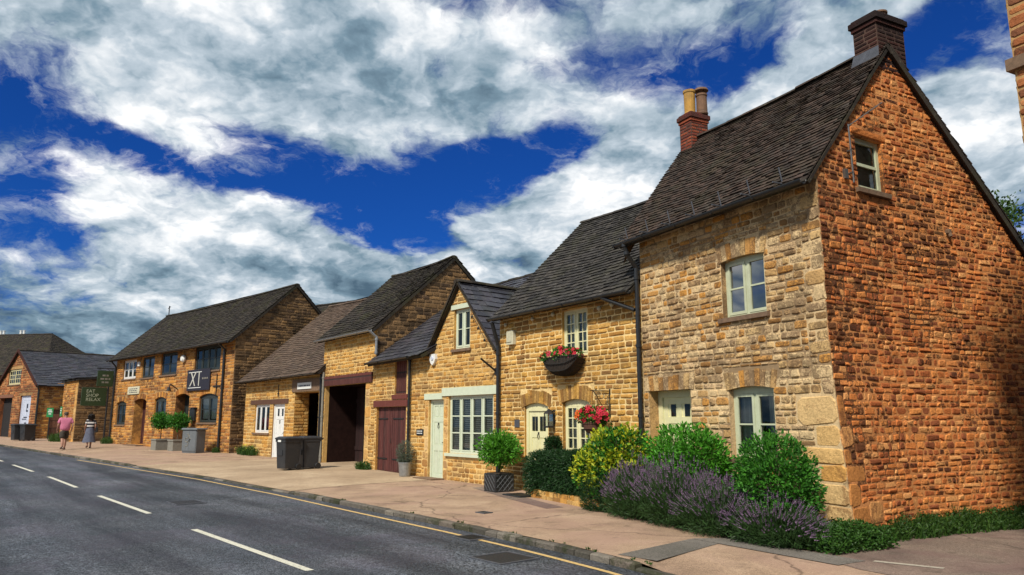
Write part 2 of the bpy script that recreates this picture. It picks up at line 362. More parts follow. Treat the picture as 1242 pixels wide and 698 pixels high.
    A['road'] = ground_mat('asphalt', [(.22, (.022,.027,.032)), (.5, (.052,.058,.065)), (.78, (.105,.110,.118))], 1.8, 50, .42, .62, tint=((.074,.064,.082), .4), bump=1.2, stain=((.028,.040,.042), .6), tracks=.85)
    A['pave'] = ground_mat('pavement_tarmac', [(.25, (.20,.135,.09)), (.5, (.34,.235,.155)), (.75, (.46,.335,.225))], .55, 85, .9, .9, tint=((.36,.225,.175), .45), stain=((.16,.11,.075), .7), cracks=True)
    A['drive'] = ground_mat('driveway_tarmac', [(.25, (.26,.185,.115)), (.5, (.38,.28,.18)), (.75, (.48,.37,.245))], .5, 85, .6, .9, stain=((.19,.14,.09), .5))
    A['strip'] = ground_mat('patch_tarmac', [(.25, (.09,.085,.07)), (.5, (.15,.135,.115)), (.75, (.20,.18,.15))], .6, 85, .8, .9)
    A['lane'] = ground_mat('lane_tarmac', [(.25, (.11,.085,.068)), (.5, (.19,.145,.112)), (.75, (.30,.235,.18))], .6, 85, .9, .9, tint=((.16,.095,.085), .6), stain=((.07,.055,.04), .7), cracks=True)
    A['earth'] = ground_mat('earth', [(.3, (.07,.06,.035)), (.7, (.11,.10,.05))], .4, 20, .2, 1.)
    def paint(nm, c):
        m, nt, b = newmat(nm); co = objc(nt)
        w = noise_(nt, co, 26, 6, .8); w2 = noise_(nt, co, 160, 3, .7)
        k = math_(nt, 'ADD', math_(nt, 'MULTIPLY', w, .75), math_(nt, 'MULTIPLY', w2, .35))
        L(nt, mixc(nt, tuple(x*.38 for x in c), c, ramp(nt, k, [(.42, (0,0,0)), (.56, (1,1,1))])), b.inputs['Base Color'])
        b.inputs['Roughness'].default_value = .7; bump_(nt, w2, b, .4, .004); return m
    A['roadwhite'] = paint('white_road_paint', (.62,.60,.48))
    A['wornwhite'] = paint('worn_white_paint', (.42,.38,.30))
    A['roadyellow'] = paint('yellow_road_paint', (.62,.42,.16))
setup_materials()

# ------------------------------------------------------------------ masonry
def Mfront(v=0): return lambda a, z, o: (a, v-o, z)
def Mright(U): return lambda a, z, o: (U+o, a, z)
def Mleft(U): return lambda a, z, o: (U-o, a, z)
def Mback(V): return lambda a, z, o: (a, V+o, z)

def interval(poly, z):
    xs = []
    n = len(poly)
    for i in range(n):
        (a0, z0), (a1, z1) = poly[i], poly[(i+1) % n]
        if (z0 <= z < z1) or (z1 <= z < z0):
            xs.append(a0 + (a1-a0)*(z-z0)/(z1-z0))
    return (min(xs), max(xs)) if len(xs) >= 2 else None

def one_stone(mb, M, a0, a1, z0, z1, h, rng, mi, rough=1.0):
    w, t = a1-a0, z1-z0
    k = min(w, t)
    def j(s): return rng.uniform(-s, s)*rough
    c = .22*k; jj = .07*k
    P = [(a0+c*rng.uniform(.4,1.2), z0), (a1-c*rng.uniform(.4,1.2), z0), (a1, z0+c*rng.uniform(.4,1.1)), (a1, z1-c*rng.uniform(.4,1.1)),
         (a1-c*rng.uniform(.4,1.2), z1), (a0+c*rng.uniform(.4,1.2), z1), (a0, z1-c*rng.uniform(.4,1.1)), (a0, z0+c*rng.uniform(.4,1.1))]
    P = [(a+j(jj), z+j(jj)) for a, z in P]
    ca, cz = (a0+a1)/2, (z0+z1)/2
    bv = min(.018, .2*k)
    Q = []
    ta, tz = rng.uniform(-.5, .5)*rough, rng.uniform(-.5, .5)*rough
    vs = [M(a, z, -.006) for a, z in P]
    for a, z in P:
        da, dz = a-ca, z-cz
        l = math.hypot(da, dz) or 1
        qa = a - bv*(1 if da > 0 else -1)*min(1, abs(da)/(k*.4)); qz = z - bv*(1 if dz > 0 else -1)*min(1, abs(dz)/(k*.4))
        hh = h*(1+ta*da/(w*.5)*.5 + tz*dz/(t*.5)*.5)
        vs.append(M(qa, qz, max(.002, hh)))
    vs.append(M(ca+j(.1*w), cz+j(.1*t), h*1.25))
    fs = [(i, (i+1) % 8, 8+(i+1) % 8, 8+i) for i in range(8)] + [(8+i, 8+(i+1) % 8, 16) for i in range(8)]
    mb.add(vs, fs, mi)

def panel(mb, M, poly, ops=(), excl=(), ch=(.09,.15), cw=(.16,.42), gap=.014, h=(.006,.022), seed=1, mi=0, mo=1, depth=.18, quoins=(), qmi=None, rough=1.0, stones=True, lo=None, tess=0):
    """coursed rubble wall: mortar sheet with openings and reveals, plus every stone as its own bevelled block"""
    rng = random.Random(seed)
    zs = sorted(set([p[1] for p in poly] + [v for o in ops for v in (o[2], o[3])]))
    if tess: zs = sorted(set(zs+[zs[0]+tess*i for i in range(1, int((zs[-1]-zs[0])/tess))]))
    for za, zb in zip(zs, zs[1:]):
        if zb-za < 1e-4: continue
        i0, i1 = interval(poly, za+1e-5), interval(poly, zb-1e-5)
        if not i0 or not i1: continue
        cuts = sorted([(o[0], o[1]) for o in ops if o[2] <= za+1e-4 and o[3] >= zb-1e-4])
        l0, l1 = i0[0], i1[0]
        for c0, c1 in cuts + [(None, None)]:
            r0, r1 = (i0[1], i1[1]) if c0 is None else (c0, c0)
            if max(r0-l0, r1-l1) > 1e-4:
                ns = max(1, int((r0-l0)/tess)) if tess else 1
                for k in range(ns):
                    f0, f1 = k/ns, (k+1)/ns
                    mb.quad(M(l0+(r0-l0)*f0,za,0), M(l0+(r0-l0)*f1,za,0), M(l1+(r1-l1)*f1,zb,0), M(l1+(r1-l1)*f0,zb,0), mo)
            l0 = l1 = c1
    for o in ops:
        a0, a1, z0, z1 = o[:4]; d = o[4] if len(o) > 4 else depth
        mb.quad(M(a0,z0,0), M(a0,z1,0), M(a0,z1,-d), M(a0,z0,-d), mi)
        mb.quad(M(a1,z0,0), M(a1,z0,-d), M(a1,z1,-d), M(a1,z1,0), mi)
        mb.quad(M(a0,z1,0), M(a1,z1,0), M(a1,z1,-d), M(a0,z1,-d), mi)
        mb.quad(M(a0,z0,0), M(a0,z0,-d), M(a1,z0,-d), M(a1,z0,0), mi)
    if not stones: return
    rects = [tuple(o[:4]) for o in ops] + [tuple(e) for e in excl] + [tuple(q[:4]) for q in quoins]
    for q in quoins:
        g = gap*.4
        one_stone(mb, M, q[0]+g, q[1]-g, q[2]+g, q[3]-g, rng.uniform(*h)*.7, rng, q[4] if len(q) > 4 else (qmi if qmi is not None else mi), .8)
    z = min(p[1] for p in poly); ztop = max(p[1] for p in poly)
    if lo is not None: z = max(z, lo)
    while z < ztop-.03:
        hc = rng.uniform(*ch)
        za, zb = z, min(z+hc, ztop-.002); z += hc
        if zb-za < .03: break
        i0, i1 = interval(poly, za+1e-4), interval(poly, zb-1e-4)
        if not i0: continue
        if not i1: continue
        s0, s1 = max(i0[0], i1[0]), min(i0[1], i1[1])
        pieces = [(s0, s1, za, zb)]
        for (x0, x1, y0, y1) in rects:
            ov = min(zb, y1)-max(za, y0)
            if ov <= .012: continue
            new = []
            for (p0, p1, q0, q1) in pieces:
                if x1 <= p0 or x0 >= p1: new.append((p0, p1, q0, q1)); continue
                if x0-p0 > .05: new.append((p0, x0, q0, q1))
                if p1-x1 > .05: new.append((x1, p1, q0, q1))
                m0, m1 = max(p0, x0), min(p1, x1)
                if y0-q0 > .045: new.append((m0, m1, q0, y0))
                if q1-y1 > .045: new.append((m0, m1, y1, q1))
            pieces = new
        for (p0, p1, q0, q1) in pieces:
            a = p0
            while a < p1-.03:
                w = rng.uniform(*cw)*rng.choice((.7, 1, 1, 1.3))
                if p1-(a+w) < cw[0]*.6: w = p1-a
                g = gap*rng.uniform(.6, 1.4)
                dz = gap*.5
                one_stone(mb, M, a+g/2, a+w-g/2, q0+dz*rng.uniform(.5,1.5), q1-dz*rng.uniform(.2,1.3), rng.uniform(*h), rng, mi, rough)
                a += w

def arch(mb, M, a0, a1, zs, rise, hv=.26, n=9, mi=0, seed=3, depth=.14, out=.014):
    """row of voussoirs over an opening; rise=0 gives a flat arch"""
    rng = random.Random(seed)
    W = a1-a0; ca = (a0+a1)/2
    def pt(t, k):   # t along, k 0 = intrados, 1 = extrados
        a = a0+W*t; x = (t-.5)*2
        zi = zs+rise*(1-x*x)
        sp = .10*x
        return (a+sp*hv*k*2.0, zi+hv*k)
    g = .006/W
    for i in range(n):
        t0, t1 = i/n+g, (i+1)/n-g
        k1 = 1+rng.uniform(-.12, .1)
        P = [pt(t0, 0), pt(t1, 0), pt(t1, k1), pt(t0, k1)]
        o = out+rng.uniform(-.004, .008)
        vs = [M(a, z, -depth) for a, z in P] + [M(a, z, o) for a, z in P]
        mb.add(vs, [(0,1,5,4),(1,2,6,5),(2,3,7,6),(3,0,4,7),(4,5,6,7)], mi)

# ------------------------------------------------------------------ roofs
def roof_plane(mb, EL, ER, RL, RR, expo=.13, tw=(.14,.24), th=.018, seed=1, mi=0, bi=0, sag=.03, slab=.09, dip=0.):
    rng = random.Random(seed)
    EL, ER, RL, RR = map(Vector, (EL, ER, RL, RR))
    nrm = (ER-EL).cross(RL-EL).normalized()
    if nrm.z < 0: nrm = -nrm
    def P(s, t):
        p = EL.lerp(ER, s).lerp(RL.lerp(RR, s), t)
        q = p*0.9
        return p - nrm*(sag*math.sin(math.pi*s)*math.sin(math.pi*min(1, max(0, t))**.8) if sag else 0) + nrm*.020*mnoise.noise(q) - Vector((0,0,dip*math.sin(math.pi*s)*max(0,t)))
    slope = ((RL+RR)/2-(EL+ER)/2).length; wid = max((ER-EL).length, (RR-RL).length)
    # slab under the tiles
    ns = 8
    for i in range(ns):
        s0, s1 = i/ns, (i+1)/ns
        for j in range(4):
            t0, t1 = j/4, (j+1)/4
            q = [P(s0,t0)-nrm*.03, P(s1,t0)-nrm*.03, P(s1,t1)-nrm*.03, P(s0,t1)-nrm*.03]
            mb.quad(*[tuple(x) for x in q], bi)
            q = [x-nrm*slab for x in q]
            mb.quad(*[tuple(x) for x in reversed(q)], bi)
    for s in (0, 1):
        for j in range(4):
            t0, t1 = j/4, (j+1)/4
            a, b_ = P(s,t0)-nrm*.03, P(s,t1)-nrm*.03
            mb.quad(tuple(a), tuple(b_), tuple(b_-nrm*slab), tuple(a-nrm*slab), bi)
    for i in range(ns):
        a, b_ = P(i/ns,0)-nrm*.03, P((i+1)/ns,0)-nrm*.03
        mb.quad(tuple(a), tuple(b_), tuple(b_-nrm*slab), tuple(a-nrm*slab), bi)
    nc = max(3, int(slope/expo))
    # stone roofs: courses get smaller towards the ridge
    ts = [((j/nc) if True else 0) for j in range(nc+1)]
    ts = [t*(1.18-.18*t) for t in ts]
    for j in range(nc):
        t0 = ts[j]-(.0 if j else .012); t1 = min(1., ts[j]+(ts[j+1]-ts[j])*1.4)
        s = -rng.uniform(0, tw[0])/wid
        while s < 1:
            w = rng.uniform(*tw)/wid
            s0, s1 = max(0, s+.002/wid), min(1, s+w-.003/wid); s += w
            if s1-s0 < .02/wid: continue
            dt = rng.uniform(-.10, .07)*(t1-t0)
            l = th+.012+rng.uniform(-.005, .012); tilt = rng.uniform(-.005, .005)
            a = P(s0, t0+dt)+nrm*(l+tilt); b_ = P(s1, t0+dt+rng.uniform(-.02,.02)*(t1-t0))+nrm*(l-tilt)
            c = P(s1, t1)+nrm*.002; d = P(s0, t1)+nrm*.002
            a2, b2 = a-nrm*(th+.004), b_-nrm*(th+.004); c2, d2 = c-nrm*.01, d-nrm*.01
            mb.add([tuple(x) for x in (a, b_, c, d, a2, b2, c2, d2)], [(0,1,2,3),(4,5,1,0),(4,0,3,7),(1,5,6,2)], mi)
    return P

def ridge_tiles(mb, A, B, ln=.42, r=.13, seed=1, mi=0, flat=.75, dip=0.):
    rng = random.Random(seed); A, B = Vector(A), Vector(B)
    n = max(2, int((B-A).length/ln)); d = (B-A).normalized(); sd = Vector((-d.y, d.x, 0)).normalized(); up = Vector((0,0,1))
    for i in range(n):
        p, q = A.lerp(B, i/n)+d*.004, A.lerp(B, (i+1)/n)-d*.004
        p.z -= dip*math.sin(math.pi*i/n); q.z -= dip*math.sin(math.pi*(i+1)/n)
        dz = rng.uniform(-.01, .012); vs = []
        for e in (p, q):
            for k in range(7):
                t = math.pi*(k/6)
                rr = r*(1.06 if e is p else 1.)
                vs.append(tuple(e + sd*rr*1.25*math.cos(t) + up*(rr*flat*math.sin(t)-.07+dz)))
        mb.add(vs, [(k, k+1, 8+k, 7+k) for k in range(6)] + [tuple(range(6,-1,-1)), tuple(range(7,14))], mi)

# ------------------------------------------------------------------ windows, doors, pipes
def bx(mb, M, a0, a1, z0, z1, o0, o1, mi=0):
    vs = [M(a, z, o) for o in (o0, o1) for a, z in ((a0,z0),(a1,z0),(a1,z1),(a0,z1))]
    mb.add(vs, [(0,1,2,3),(4,7,6,5),(0,4,5,1),(1,5,6,2),(2,6,7,3),(3,7,4,0)], mi)

def window(root, M, a0, a1, z0, z1, dep=.11, cas=2, rows=2, cols=1, mat='sage', fw=.055, cw=.045, bar=.02, glass='glassdark', blind=None, sill=None, label=None, head=0., seed=1, sash=False):
    rng = random.Random(seed)
    mb = MB(); o0, o1 = -dep-.05, -dep
    bx(mb, M, a0, a0+fw, z0, z1, o0, o1); bx(mb, M, a1-fw, a1, z0, z1, o0, o1)
    bx(mb, M, a0+fw, a1-fw, z0, z0+fw, o0, o1); bx(mb, M, a0+fw, a1-fw, z1-fw-head, z1, o0, o1)
    ia0, ia1, iz0, iz1 = a0+fw, a1-fw, z0+fw, z1-fw-head
    W = (ia1-ia0-(cas-1)*.05)/cas
    gl = MB()
    for c in range(cas):
        x0 = ia0+c*(W+.05); x1 = x0+W
        if c: bx(mb, M, x0-.05, x0, iz0, iz1, o0+.004, o1-.004)
        p0, p1 = o0+.012, o1+.008
        g = .004
        bx(mb, M, x0+g, x0+cw, iz0+g, iz1-g, p0, p1); bx(mb, M, x1-cw, x1-g, iz0+g, iz1-g, p0, p1)
        bx(mb, M, x0+cw, x1-cw, iz0+g, iz0+cw, p0, p1); bx(mb, M, x0+cw, x1-cw, iz1-cw, iz1-g, p0, p1)
        gx0, gx1, gz0, gz1 = x0+cw, x1-cw, iz0+cw, iz1-cw
        for r in range(1, rows):
            zz = gz0+(gz1-gz0)*r/rows; b = bar*(1.7 if sash else 1)
            bx(mb, M, gx0, gx1, zz-b/2, zz+b/2, p0+.006, p1-.006)
        for k in range(1, cols):
            xx = gx0+(gx1-gx0)*k/cols; bx(mb, M, xx-bar/2, xx+bar/2, gz0, gz1, p0+.008, p1-.008)
        om = (p0+p1)/2
        for r in range(rows):
            for k in range(cols):
                za, zb = gz0+(gz1-gz0)*r/rows, gz0+(gz1-gz0)*(r+1)/rows
                xa, xb = gx0+(gx1-gx0)*k/cols, gx0+(gx1-gx0)*(k+1)/cols
                t = [rng.uniform(-.006, .006) for _ in range(3)]
                gl.quad(M(xa,za,om+t[0]), M(xb,za,om+t[1]), M(xb,zb,om+t[1]+t[2]), M(xa,zb,om+t[0]+t[2]))
    f = mb.build('window', MT[mat], root)
    if label: f['label'] = label
    gl.build('pane', MT[glass], f)
    if blind:
        s = MB(); ob = o0-.03
        if blind == 'shutter':
            n = max(2, cas*cols)
            for k in range(n):
                xa, xb = ia0+(ia1-ia0)*k/n, ia0+(ia1-ia0)*(k+1)/n
                st = .035
                bx(s, M, xa+.004, xa+st, iz0, iz1, ob-.012, ob+.012); bx(s, M, xb-st, xb-.004, iz0, iz1, ob-.012, ob+.012)
                zz = iz0+.02
                while zz < iz1-.05:
                    vs = [M(xa+st, zz, ob+.016), M(xb-st, zz, ob+.016), M(xb-st, zz+.040, ob-.010), M(xa+st, zz+.040, ob-.010)]
                    s.quad(*vs); zz += .052
            s.build('shutter', MT['blind'], f)
        elif blind == 'half':
            s.quad(M(ia0, iz0+(iz1-iz0)*.1, ob), M(ia1, iz0+(iz1-iz0)*.1, ob), M(ia1, iz1, ob), M(ia0, iz1, ob)); s.build('blind', MT['curtain'], f)
        else:
            n = 24
            for side in ((0, .30), (.70, 1)):
                pts = [(ia0+(ia1-ia0)*(side[0]+(side[1]-side[0])*i/n), ob-.03+.018*math.sin(i*1.9)) for i in range(n+1)]
                for (p, q) in zip(pts, pts[1:]):
                    s.quad(M(p[0], iz0, p[1]), M(q[0], iz0, q[1]), M(q[0], iz1, q[1]), M(p[0], iz1, p[1]))
            s.build('curtain', MT['curtain'], f)
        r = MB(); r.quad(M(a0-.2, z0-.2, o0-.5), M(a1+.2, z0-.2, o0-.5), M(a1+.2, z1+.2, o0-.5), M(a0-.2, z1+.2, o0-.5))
        r.build('room_darkness', MT['interior'], f)  # near-black sheet stands in for the darkness of the room
    if sill:
        s = MB(); bx(s, M, a0-.07, a1+.07, z0-.075, z0-.002, -dep, .06); s.build('sill', MT[sill], f)
    return f

def door(root, M, a0, a1, z0, z1, dep=.1, style='six', mat='creampaint', fw=.07, label=None, lites=0, head=0., fmat=None, handle='iron'):
    o1 = -dep; mb = MB()
    x0, x1, y0, y1 = a0+fw, a1-fw, z0+.01, z1-fw-head
    bx(mb, M, x0+.004, x1-.004, y0, y1-.004, o1-.05, o1-.012)
    gl = MB()
    st = .1*(x1-x0)/.75; cx = (x0+x1)/2
    def raised(xa, xb, za, zb):
        # sunk panel: a ring of stiles stands proud, panel field raised slightly
        bx(mb, M, xa+.02, xb-.02, za+.02, zb-.02, o1-.012, o1-.004)
    H = y1-y0
    o2 = o1+.002
    def stile(xa, xb, za, zb): bx(mb, M, xa, xb, za, zb, o1-.012, o2)
    if style == 'six': rows = [(.06,.36),(.44,.74),(.80,.95)]
    elif style == 'cottage': rows = [(.08,.66),(.74,.93)]
    elif style == 'r': rows = [(.08,.40),(.48,.76),(.82,.94)]
    else: rows = [(.08,.45),(.55,.93)]
    edges = [0] + [e for r in rows for e in r] + [1]
    for e0, e1 in zip(edges[::2], edges[1::2]): stile(x0+.006, x1-.006, y0+H*e0, y0+H*e1)
    for (r0, r1) in rows:
        za, zb = y0+H*r0, y0+H*r1
        stile(x0+.006, x0+st, za, zb); stile(x1-st, x1-.006, za, zb); stile(cx-st*.35, cx+st*.35, za, zb)
        top = (r0, r1) == rows[-1]
        for xa, xb in ((x0+st, cx-st*.35), (cx+st*.35, x1-st)):
            if top and lites:
                n = lites//2
                for k in range(n):
                    ga, gb = xa+(xb-xa)*k/n+.008, xa+(xb-xa)*(k+1)/n-.008
                    if lites == 2: m_ = .25*(gb-ga); ga, gb = ga+m_, gb-m_
                    gl.quad(M(ga,za+.01,o1-.003), M(gb,za+.01,o1-.003), M(gb,zb-.01,o1-.003), M(ga,zb-.01,o1-.003))
            else: raised(xa, xb, za, zb)
    d = mb.build('door', MT[mat], root)
    if label: d['label'] = label
    fr = MB(); p0, p1 = o1-.06, o1+.03
    bx(fr, M, a0, x0, z0, z1, p0, p1); bx(fr, M, x1, a1, z0, z1, p0, p1); bx(fr, M, x0, x1, y1, z1, p0, p1)
    fr.build('frame', MT[fmat or mat], d)
    if lites: gl.build('pane', MT['glassdark'], d)
    hd = MB(); hz = y0+H*.47
    bx(hd, M, x1-st*.8, x1-st*.45, hz-.06, hz+.06, o1-.002, o1+.008); bx(hd, M, x1-st*.8, x1-st*.4, hz-.01, hz+.012, o1+.008, o1+.05)
    hd.build('handle', MT[handle], d)
    kn = MB()
    c = M(cx, y0+H*.69, o1+.004)
    bx(kn, M, cx-.02, cx+.02, y0+H*.70, y0+H*.73, o1, o1+.02)
    pts = [M(cx+.035*math.sin(t*math.pi/6), y0+H*.68+.05*math.cos(t*math.pi/6), o1+.02) for t in range(13)]
    kn.tube(pts, .007, 5); kn.build('knocker', MT['iron'], d)
    return d

def pipe(root, pts, r=.035, mat='black', name='drainpipe', clips=True):
    mb = MB(); mb.tube(pts, r, 10)
    if clips:
        P = [Vector(p) for p in pts]
        for a, b in zip(P, P[1:]):
            if abs((b-a).normalized().z) > .95:
                n = max(1, int((b-a).length/1.3))
                for i in range(n+1):
                    q = a.lerp(b, (i+.15)/(n+.3)); mb.lathe([(r*1.3,-.03),(r*1.3,.03)], tuple(q), 10)
    return mb.build(name, MT[mat], root, smooth=False)
def gutter(root, A, B, r=.06, mat='black'):
    mb = MB(); A, B = Vector(A), Vector(B); d = (B-A).normalized(); sd = Vector((-d.y, d.x, 0)); n = 10; vs = []; fs = []
    for e in (A, B):
        for rr in (r, r*.8):
            for k in range(n+1):
                t = math.pi*k/n; vs.append(tuple(e + sd*rr*math.cos(t) - Vector((0,0,1))*rr*math.sin(t)))
    m = n+1
    for k in range(n):
        fs += [(k, k+1, 2*m+k+1, 2*m+k), (m+k+1, m+k, 3*m+k, 3*m+k+1), (k+1, k, m+k, m+k+1), (2*m+k, 2*m+k+1, 3*m+k+1, 3*m+k)]
    fs += [(0, 2*m, 3*m, m), (n, m+n, 3*m+n, 2*m+n)]
    mb.add(vs, fs)
    L_ = (B-A).length; c = max(2, int(L_/.9))
    for i in range(c+1):
        q = A.lerp(B, i/c); pts = [tuple(q + sd*r*1.12*math.cos(math.pi*k/8) - Vector((0,0,1))*r*1.12*math.sin(math.pi*k/8)) for k in range(9)]
        mb.tube(pts, .009, 4)
    return mb.build('gutter', MT[mat], root)

def text_mesh(name, body, size, mat, parent, loc, rot, extrude=.004, align='CENTER', shear=0, spacing=1.0, lspace=1.0):
    cu = bpy.data.curves.new(name, 'FONT'); cu.body = body; cu.size = size; cu.extrude = extrude; cu.align_x = align; cu.align_y = 'CENTER'
    cu.shear = shear; cu.space_character = spacing; cu.space_line = lspace
    tmp = bpy.data.objects.new(name, cu); COL.objects.link(tmp)
    bpy.context.view_layer.update()
    dg = bpy.context.evaluated_depsgraph_get()
    me = bpy.data.meshes.new_from_object(tmp.evaluated_get(dg)); COL.objects.unlink(tmp); bpy.data.objects.remove(tmp); bpy.data.curves.remove(cu)
    me.materials.clear(); me.materials.append(MT[mat])
    me.transform(Matrix.Translation(loc) @ Matrix(rot).to_4x4())
    o = bpy.data.objects.new(name, me); COL.objects.link(o); o.parent = parent
    return o
ROT_FRONT = ((1,0,0),(0,0,-1),(0,1,0))      # text reads along +u, up = z, faces -v
ROT_SIDE = ((0,0,1),(1,0,0),(0,1,0))        # reads along +v, faces +u

# ------------------------------------------------------------------ plants
def lump(p, seed, k=2.2): return mnoise.noise(Vector((p.x*k+seed*7.3, p.y*k-seed*3.1, p.z*k+seed)))
def add_leaf(mb, p, d, ln, w, rng, mi=0, fold=.25):
    d = d.normalized(); s = d.cross(Vector((rng.gauss(0,1), rng.gauss(0,1), rng.gauss(0,1))))
    if s.length < 1e-4: return
    s.normalize(); nn = d.cross(s)
    a = p; b = p+d*ln*.5+s*w*.5+nn*w*fold; c = p+d*ln; e = p+d*ln*.5-s*w*.5+nn*w*fold
    m_ = p+d*ln*.5
    mb.add([tuple(a), tuple(b), tuple(c), tuple(e)], [(0,1,2),(0,2,3)], mi)
def leaf_mass(mb, blobs, n, ln, w, rng, seed=1, up=.3, inner=.55, lumpy=.22, k=2.2, zmin=None, mi=0, mi2=None, p2=0, droop=0, dirs=1.0, power=0):
    vol = [b[3]*b[4]+b[4]*b[5]+b[3]*b[5] for b in blobs]; tot = sum(vol)
    for b, vv in zip(blobs, vol):
        c = Vector(b[:3]); 
        for _ in range(int(n*vv/tot)):
            d = Vector((rng.gauss(0,1), rng.gauss(0,1), rng.gauss(0,1))).normalized()
            if power: d /= (abs(d.x)**power+abs(d.y)**power+abs(d.z)**power)**(1/power)
            rad = inner+(1-inner)*rng.random()**.45
            q = Vector((d.x*b[3], d.y*b[4], d.z*b[5]))
            rad *= 1+lumpy*lump(d*1.3, seed, k)+lumpy*.6*lump(d*3.1, seed+5, k)
            p = c+q*rad
            if zmin is not None and p.z < zmin: p.z = zmin+rng.random()*.05
            nd = Vector((d.x/b[3], d.y/b[4], d.z/b[5])).normalized()
            dd = nd*dirs+Vector((rng.gauss(0,.6), rng.gauss(0,.6), rng.gauss(0,.6)+up-droop))
            s = rng.uniform(.7, 1.3)
            m2 = mi2 is not None and rad > .82 and (lump(p*2.2, seed+9, 1.3)+rng.uniform(-.25,.25)) > p2
            add_leaf(mb, p, dd, ln*s, w*s, rng, mi2 if m2 else mi)
def flower_head(mb, p, d, r, rng, mi):
    d = d.normalized(); a = d.orthogonal().normalized(); b = d.cross(a); n = 5; ph = rng.random()*6.28
    vs = [tuple(p+d*r*.1)]
    fs = []
    for k in range(n):
        t = ph+2*math.pi*k/n
        for dt, rr, up in ((-.5, .75, .25), (0, 1., .12+rng.uniform(-.15,.2)), (.5, .75, .25)):
            vs.append(tuple(p+r*rr*(math.cos(t+dt)*a+math.sin(t+dt)*b)+d*r*up))
        fs += [(0, 1+3*k, 2+3*k), (0, 2+3*k, 3+3*k)]
    mb.add(vs, fs, mi)
def twigs(mb, c, blobs, n, r0, rng, mi=0):
    for _ in range(n):
        b = rng.choice(blobs)
        d = Vector((rng.gauss(0,1), rng.gauss(0,1), abs(rng.gauss(0,1)))).normalized()
        e = Vector(b[:3])+Vector((d.x*b[3], d.y*b[4], d.z*b[5]))*.75
        m_ = Vector(c).lerp(e, .5)+Vector((rng.gauss(0,.04), rng.gauss(0,.04), rng.gauss(0,.04)))
        mb.tube([c, tuple(m_), tuple(e)], [r0, r0*.6, r0*.2], 5, mi, caps=False)
def grass_tuft(mb, c, n, h, spread, rng, mi=0, sx=1, sy=1):
    for _ in range(n):
        a = rng.random()*6.283; rr = spread*rng.random()**.6
        p = Vector((c[0]+rr*sx*math.cos(a), c[1]+rr*sy*math.sin(a), c[2]))
        hh = h*rng.uniform(.4, 1.1); ln = Vector((rng.gauss(0,.35), rng.gauss(0,.35), 1)).normalized()
        w = .006+.004*rng.random(); s = Vector((rng.gauss(0,1), rng.gauss(0,1), 0)).normalized()*w
        q = p+ln*hh*.6; t = q+(ln+Vector((ln.x*1.2, ln.y*1.2, -.25)))*hh*.4
        mb.add([tuple(p-s), tuple(p+s), tuple(q+s*.8), tuple(q-s*.8), tuple(t)], [(0,1,2,3),(3,2,4)], mi)

# ------------------------------------------------------------------ house frames (metres, camera stands at the origin 1.6 m up, +Y ahead)
class House:
    def __init__(s, name, label, cat, P, Q, group=None):
        s.P = P; s.Q = Q; s.L = math.hypot(Q[0]-P[0], Q[1]-P[1]); s.rz = math.atan2(Q[1]-P[1], Q[0]-P[0])
        s.u = ((Q[0]-P[0])/s.L, (Q[1]-P[1])/s.L); s.v = (-s.u[1], s.u[0])
        s.r = thing(name, label, cat, (P[0], P[1], 0), s.rz, group)
    def W(s, u, v, z=0): return (s.P[0]+u*s.u[0]+v*s.v[0], s.P[1]+u*s.u[1]+v*s.v[1], z)

